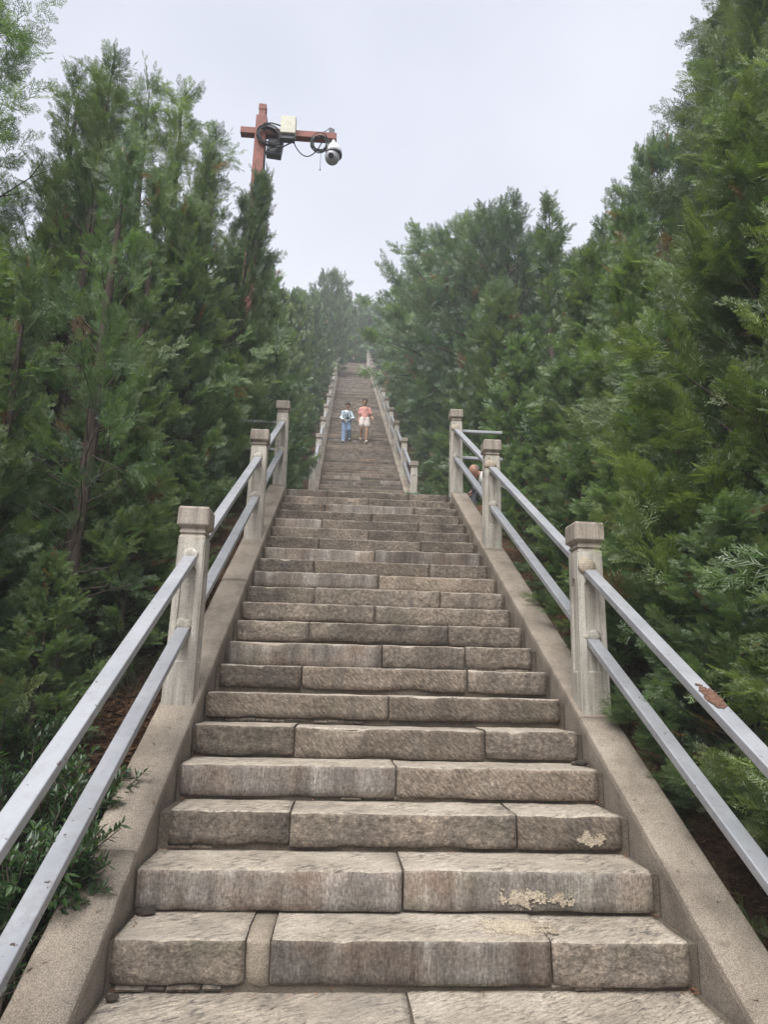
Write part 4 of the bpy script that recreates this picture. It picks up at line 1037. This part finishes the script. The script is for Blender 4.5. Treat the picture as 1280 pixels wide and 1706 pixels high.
# woman in a pale blue cardigan and jeans, coming down at left (local frame: x right in the picture, -y towards the camera)
KP = 32; yb = step_y(KP)
def person_walk(x, y, z, label, sc):
    r_ = setp(empty('person', (x, y, z)), label, 'person', 'walkers on the upper flight'); r_.scale = (sc, sc, sc); return r_
p1 = person_walk(-0.40, yb + 0.13, step_z(KP), 'person in pale blue top and jeans descending, black bag straps', 0.98)
hip = 0.86; up_ = Z2 / 0.98
hC = V((0.03, -0.06, 1.47)); caps, balls = head_parts(p1, hC, (0.0, -0.93, -0.38), (0, -0.3, 1))
caps += [([V((0, 0.03, 1.27)), V((0.02, -0.02, 1.40))], [0.055, 0.05]),
         ([V((0, 0.02, 0.88)), V((0, 0.02, 1.05)), V((0, 0.02, 1.22))], [0.12, 0.11, 0.12]),
         ([V((-0.145, 0.03, 1.24)), V((-0.215, 0.03, 1.00)), V((-0.13, -0.13, 0.88))], [0.045, 0.038, 0.028]),
         ([V((0.145, 0.03, 1.24)), V((0.245, 0.03, 1.00)), V((0.13, -0.15, 0.93))], [0.045, 0.038, 0.028])]
caps += [([V((-0.08, 0.01, hip)), V((-0.09, -0.02, 0.46)), V((-0.09, 0.0, 0.09))], [0.085, 0.055, 0.038]),
         ([V((0.08, 0.01, hip)), V((0.10, -0.03, 0.52)), V((0.11, 0.24, 0.09 + up_))], [0.085, 0.055, 0.038])]
caps += hand_caps(V((-0.13, -0.13, 0.88)), (0.65, -0.55, -0.3), (0, 0, -1), 1, 0.5); caps += hand_caps(V((0.13, -0.15, 0.93)), (-0.75, -0.5, -0.1), (0, 0, -1), -1, 0.7)
link('body', body_mesh('body', caps, balls, M['skin'], 0.010, 3), p1)
link('cardigan', body_mesh('cardigan', [([V((0, 0.02, 0.86)), V((0, 0.02, 1.05)), V((0, 0.025, 1.2)), V((0, 0.03, 1.265))], [0.135, 0.128, 0.135, 0.085]),
     ([V((-0.10, 0.03, 1.235)), V((-0.15, 0.03, 1.225)), V((-0.222, 0.03, 1.00)), V((-0.145, -0.11, 0.888))], [0.075, 0.068, 0.056, 0.043]),
     ([V((0.10, 0.03, 1.235)), V((0.15, 0.03, 1.225)), V((0.252, 0.03, 1.00)), V((0.15, -0.125, 0.935))], [0.075, 0.068, 0.056, 0.043])],
     [(V((-0.07, 0.02, 1.08)), 0.12, (0.9, 0.85, 1.5)), (V((0.07, 0.02, 1.08)), 0.12, (0.9, 0.85, 1.5))], M['ltblue'], 0.012, 4), p1)
stripes(p1, (-0.01, 0.02), (0.125, 0.158), (0.93, 0.985, 1.04, 1.095, 1.15), 'navy')
link('jeans', body_mesh('jeans', [([V((-0.075, 0.015, hip)), V((-0.09, -0.015, 0.48)), V((-0.092, 0.0, 0.07))], [0.108, 0.088, 0.092]),
     ([V((0.075, 0.015, hip)), V((0.10, -0.035, 0.52)), V((0.112, 0.23, 0.08 + up_))], [0.108, 0.088, 0.09])], [(V((0, 0.02, 0.85)), 0.12, (1.25, 0.95, 0.8))], M['denim'], 0.012, 4), p1)
shoe(p1, (-0.09, -0.02, 0.0), (-0.1, -1, -0.02)); shoe(p1, (0.115, 0.25, up_), (0.15, -1, -0.05))
for s in (-1, 1):
    bm = bmesh.new(); add_tube(bm, [V((s * 0.10, 0.12, 1.24)), V((s * 0.10, 0.02, 1.312)), V((s * 0.112, -0.095, 1.2)), V((s * 0.135, -0.12, 1.06)), V((s * 0.15, -0.02, 0.9))], 0.018, 8, flat=0.5)
    link('bag_strap', bm_mesh(bm, 'bag_strap', M['black']), p1)
bm = bmesh.new(); add_box(bm, (0.0, 0.0, 0.0), (0.26, 0.12, 0.36), bev=0.04)
pq = setp(link('backpack', bm_mesh(bm, 'backpack', M['black']), None, (-0.36, yb + 0.13 + 0.21, step_z(KP) + 1.05)), 'black backpack worn by the walker in jeans', 'backpack')
bm = bmesh.new(); add_box(bm, (0, 0, 0), (0.11, 0.04, 0.075), bev=0.01); add_tube(bm, [(0, -0.02, 0), (0, -0.055, 0)], [0.028, 0.026], 12)
setp(link('hand_camera', bm_mesh(bm, 'hand_camera', M['black']), None, (-0.36, yb + 0.13 - 0.225, step_z(KP) + 0.895)), 'small black camera held at the waist by the walker in jeans', 'camera')

# woman in a pink T-shirt and cream shorts, coming down at right
p2 = person_walk(0.27, yb + 0.10, step_z(KP), 'person in pink T-shirt and cream shorts descending the steps', 1.07)
up_ = Z2 / 1.07
hC = V((-0.01, -0.03, 1.515)); caps, balls = head_parts(p2, hC, (-0.12, -1, -0.16), (0, -0.12, 1), bun=True)
caps += [([V((0, 0.03, 1.31)), V((0.0, 0.0, 1.44))], [0.052, 0.048]),
         ([V((0, 0.02, 0.90)), V((0, 0.02, 1.08)), V((0, 0.02, 1.26))], [0.115, 0.10, 0.115]),
         ([V((-0.15, 0.03, 1.27)), V((-0.20, 0.06, 1.02)), V((-0.205, 0.0, 0.79))], [0.043, 0.036, 0.026]),
         ([V((0.15, 0.03, 1.27)), V((0.235, 0.03, 1.04)), V((0.285, -0.10, 0.85))], [0.043, 0.036, 0.026]),
         ([V((-0.085, 0.02, 0.88)), V((-0.095, -0.02, 0.54)), V((-0.10, 0.23, 0.10 + up_))], [0.085, 0.056, 0.036]),
         ([V((0.085, 0.02, 0.88)), V((0.09, -0.03, 0.47)), V((0.065, 0.0, 0.10))], [0.085, 0.056, 0.036])]
caps += hand_caps(V((-0.205, 0.0, 0.79)), (0, -0.25, -1), (1, 0, 0), 1, 0.45); caps += hand_caps(V((0.285, -0.10, 0.85)), (0.1, -0.4, -0.9), (-1, 0, 0), -1, 0.6)
link('body', body_mesh('body', caps, balls, M['skin'], 0.010, 3), p2)
link('t_shirt', body_mesh('t_shirt', [([V((0, 0.02, 0.93)), V((0, 0.02, 1.08)), V((0, 0.025, 1.24)), V((0, 0.03, 1.305))], [0.125, 0.118, 0.13, 0.08]),
     ([V((-0.10, 0.03, 1.275)), V((-0.15, 0.03, 1.265)), V((-0.185, 0.05, 1.10))], [0.07, 0.066, 0.062]),
     ([V((0.10, 0.03, 1.275)), V((0.15, 0.03, 1.265)), V((0.215, 0.03, 1.10))], [0.07, 0.066, 0.062])],
     [(V((-0.06, 0.02, 1.10)), 0.115, (0.9, 0.85, 1.55)), (V((0.06, 0.02, 1.10)), 0.115, (0.9, 0.85, 1.55))], M['pink'], 0.012, 4), p2)
link('shorts', body_mesh('shorts', [([V((-0.07, 0.02, 0.88)), V((-0.095, 0.0, 0.66))], [0.115, 0.118]), ([V((0.07, 0.02, 0.88)), V((0.095, 0.0, 0.64))], [0.115, 0.118])], [(V((0, 0.02, 0.88)), 0.13, (1.25, 0.95, 0.75))], M['shorts'], 0.012, 4), p2)
bm = bmesh.new(); add_tube(bm, [V((0.224, 0.035, 1.06)), V((0.23, 0.03, 1.035))], [0.052, 0.050], 14); link('armband', bm_mesh(bm, 'armband', M['black']), p2)
shoe(p2, (-0.10, 0.24, up_), (-0.25, -1, 0)); shoe(p2, (0.065, -0.01, 0.0), (0.2, -1, 0))

# man sitting behind the right balustrade on the landing, head bowed, facing left
mx_, my_ = 2.06, 7.05; mz_ = LAND - 0.02
p3 = setp(empty('person', (mx_, my_, mz_)), 'seated person with bowed head and white shirt behind the right rails', 'person')
hC = V((-0.42, 0.0, 0.66)); caps, balls = head_parts(p3, hC, (-0.75, -0.12, -0.66), (-0.62, -0.05, 0.78), hair='grey_hair', bald=True)
caps += [([V((-0.25, 0, 0.58)), V((-0.38, 0, 0.63))], [0.06, 0.056]),
         ([V((0.05, 0, 0.20)), V((-0.07, 0, 0.38)), V((-0.21, 0, 0.54))], [0.13, 0.13, 0.13]),
         ([V((-0.21, -0.17, 0.55)), V((-0.31, -0.21, 0.32)), V((-0.46, -0.10, 0.30))], [0.05, 0.042, 0.03]),
         ([V((-0.21, 0.17, 0.55)), V((-0.31, 0.21, 0.32)), V((-0.46, 0.10, 0.30))], [0.05, 0.042, 0.03]),
         ([V((0.0, -0.1, 0.17)), V((-0.40, -0.14, 0.34)), V((-0.46, -0.13, 0.06))], [0.085, 0.06, 0.04]),
         ([V((0.0, 0.1, 0.17)), V((-0.40, 0.14, 0.34)), V((-0.46, 0.13, 0.06))], [0.085, 0.06, 0.04])]
caps += hand_caps(V((-0.46, -0.10, 0.30)), (-0.7, 0.5, -0.3), (0, 0.3, -1), 1, 0.7); caps += hand_caps(V((-0.46, 0.10, 0.30)), (-0.7, -0.5, -0.3), (0, -0.3, -1), -1, 0.7)
M['tan_skin'] = plain('tanned_skin', (0.40, 0.215, 0.15, 1), 0.5, var=0.08)
link('body', body_mesh('body', caps, balls, M['tan_skin'], 0.010, 3), p3)
link('shirt', body_mesh('shirt', [([V((0.06, 0, 0.18)), V((-0.06, 0, 0.37)), V((-0.20, 0, 0.53)), V((-0.27, 0, 0.585))], [0.155, 0.155, 0.15, 0.085]),
     ([V((-0.19, -0.13, 0.56)), V((-0.22, -0.175, 0.54)), V((-0.28, -0.205, 0.38))], [0.075, 0.07, 0.066]), ([V((-0.19, 0.13, 0.56)), V((-0.22, 0.175, 0.54)), V((-0.28, 0.205, 0.38))], [0.075, 0.07, 0.066])], [], M['tee'], 0.013, 4), p3)
link('trousers', body_mesh('trousers', [([V((0.03, -0.08, 0.17)), V((-0.40, -0.14, 0.335)), V((-0.455, -0.13, 0.09))], [0.115, 0.082, 0.07]), ([V((0.03, 0.08, 0.17)), V((-0.40, 0.14, 0.335)), V((-0.455, 0.13, 0.09))], [0.115, 0.082, 0.07])], [(V((0.05, 0, 0.16)), 0.15, (0.9, 1.1, 0.8))], M['slate'], 0.013, 4), p3)
shoe(p3, (-0.45, -0.13, 0.0), (-1, -0.1, 0), 'black'); shoe(p3, (-0.45, 0.13, 0.0), (-1, 0.1, 0), 'black')
bm = bmesh.new(); add_box(bm, (0, 0, 0.035), (0.42, 0.46, 0.10), bev=0.012)
setp(link('stone_block', bm_mesh(bm, 'stone_block', M['rough']), None, (mx_ + 0.05, my_, mz_ + 0.0)), 'low stone block the bowed person sits on', 'block')

# ------------------------------------------------------------------ haze
bm = bmesh.new(); zlo, zhi = -6.0, 62.0
add_box(bm, (0, 0, (zlo + zhi) / 2), (306, 306, zhi - zlo))
hm = bpy.data.materials.new('haze'); hm.use_nodes = True; hm.node_tree.nodes.clear()
pv = hm.node_tree.nodes.new('ShaderNodeVolumePrincipled'); ho = hm.node_tree.nodes.new('ShaderNodeOutputMaterial')
pv.inputs['Density'].default_value = HAZE; pv.inputs['Color'].default_value = (0.90, 0.94, 1.0, 1)
hm.node_tree.links.new(pv.outputs[0], ho.inputs['Volume'])
setp(link('haze', bm_mesh(bm, 'haze', hm)), kind='stuff')
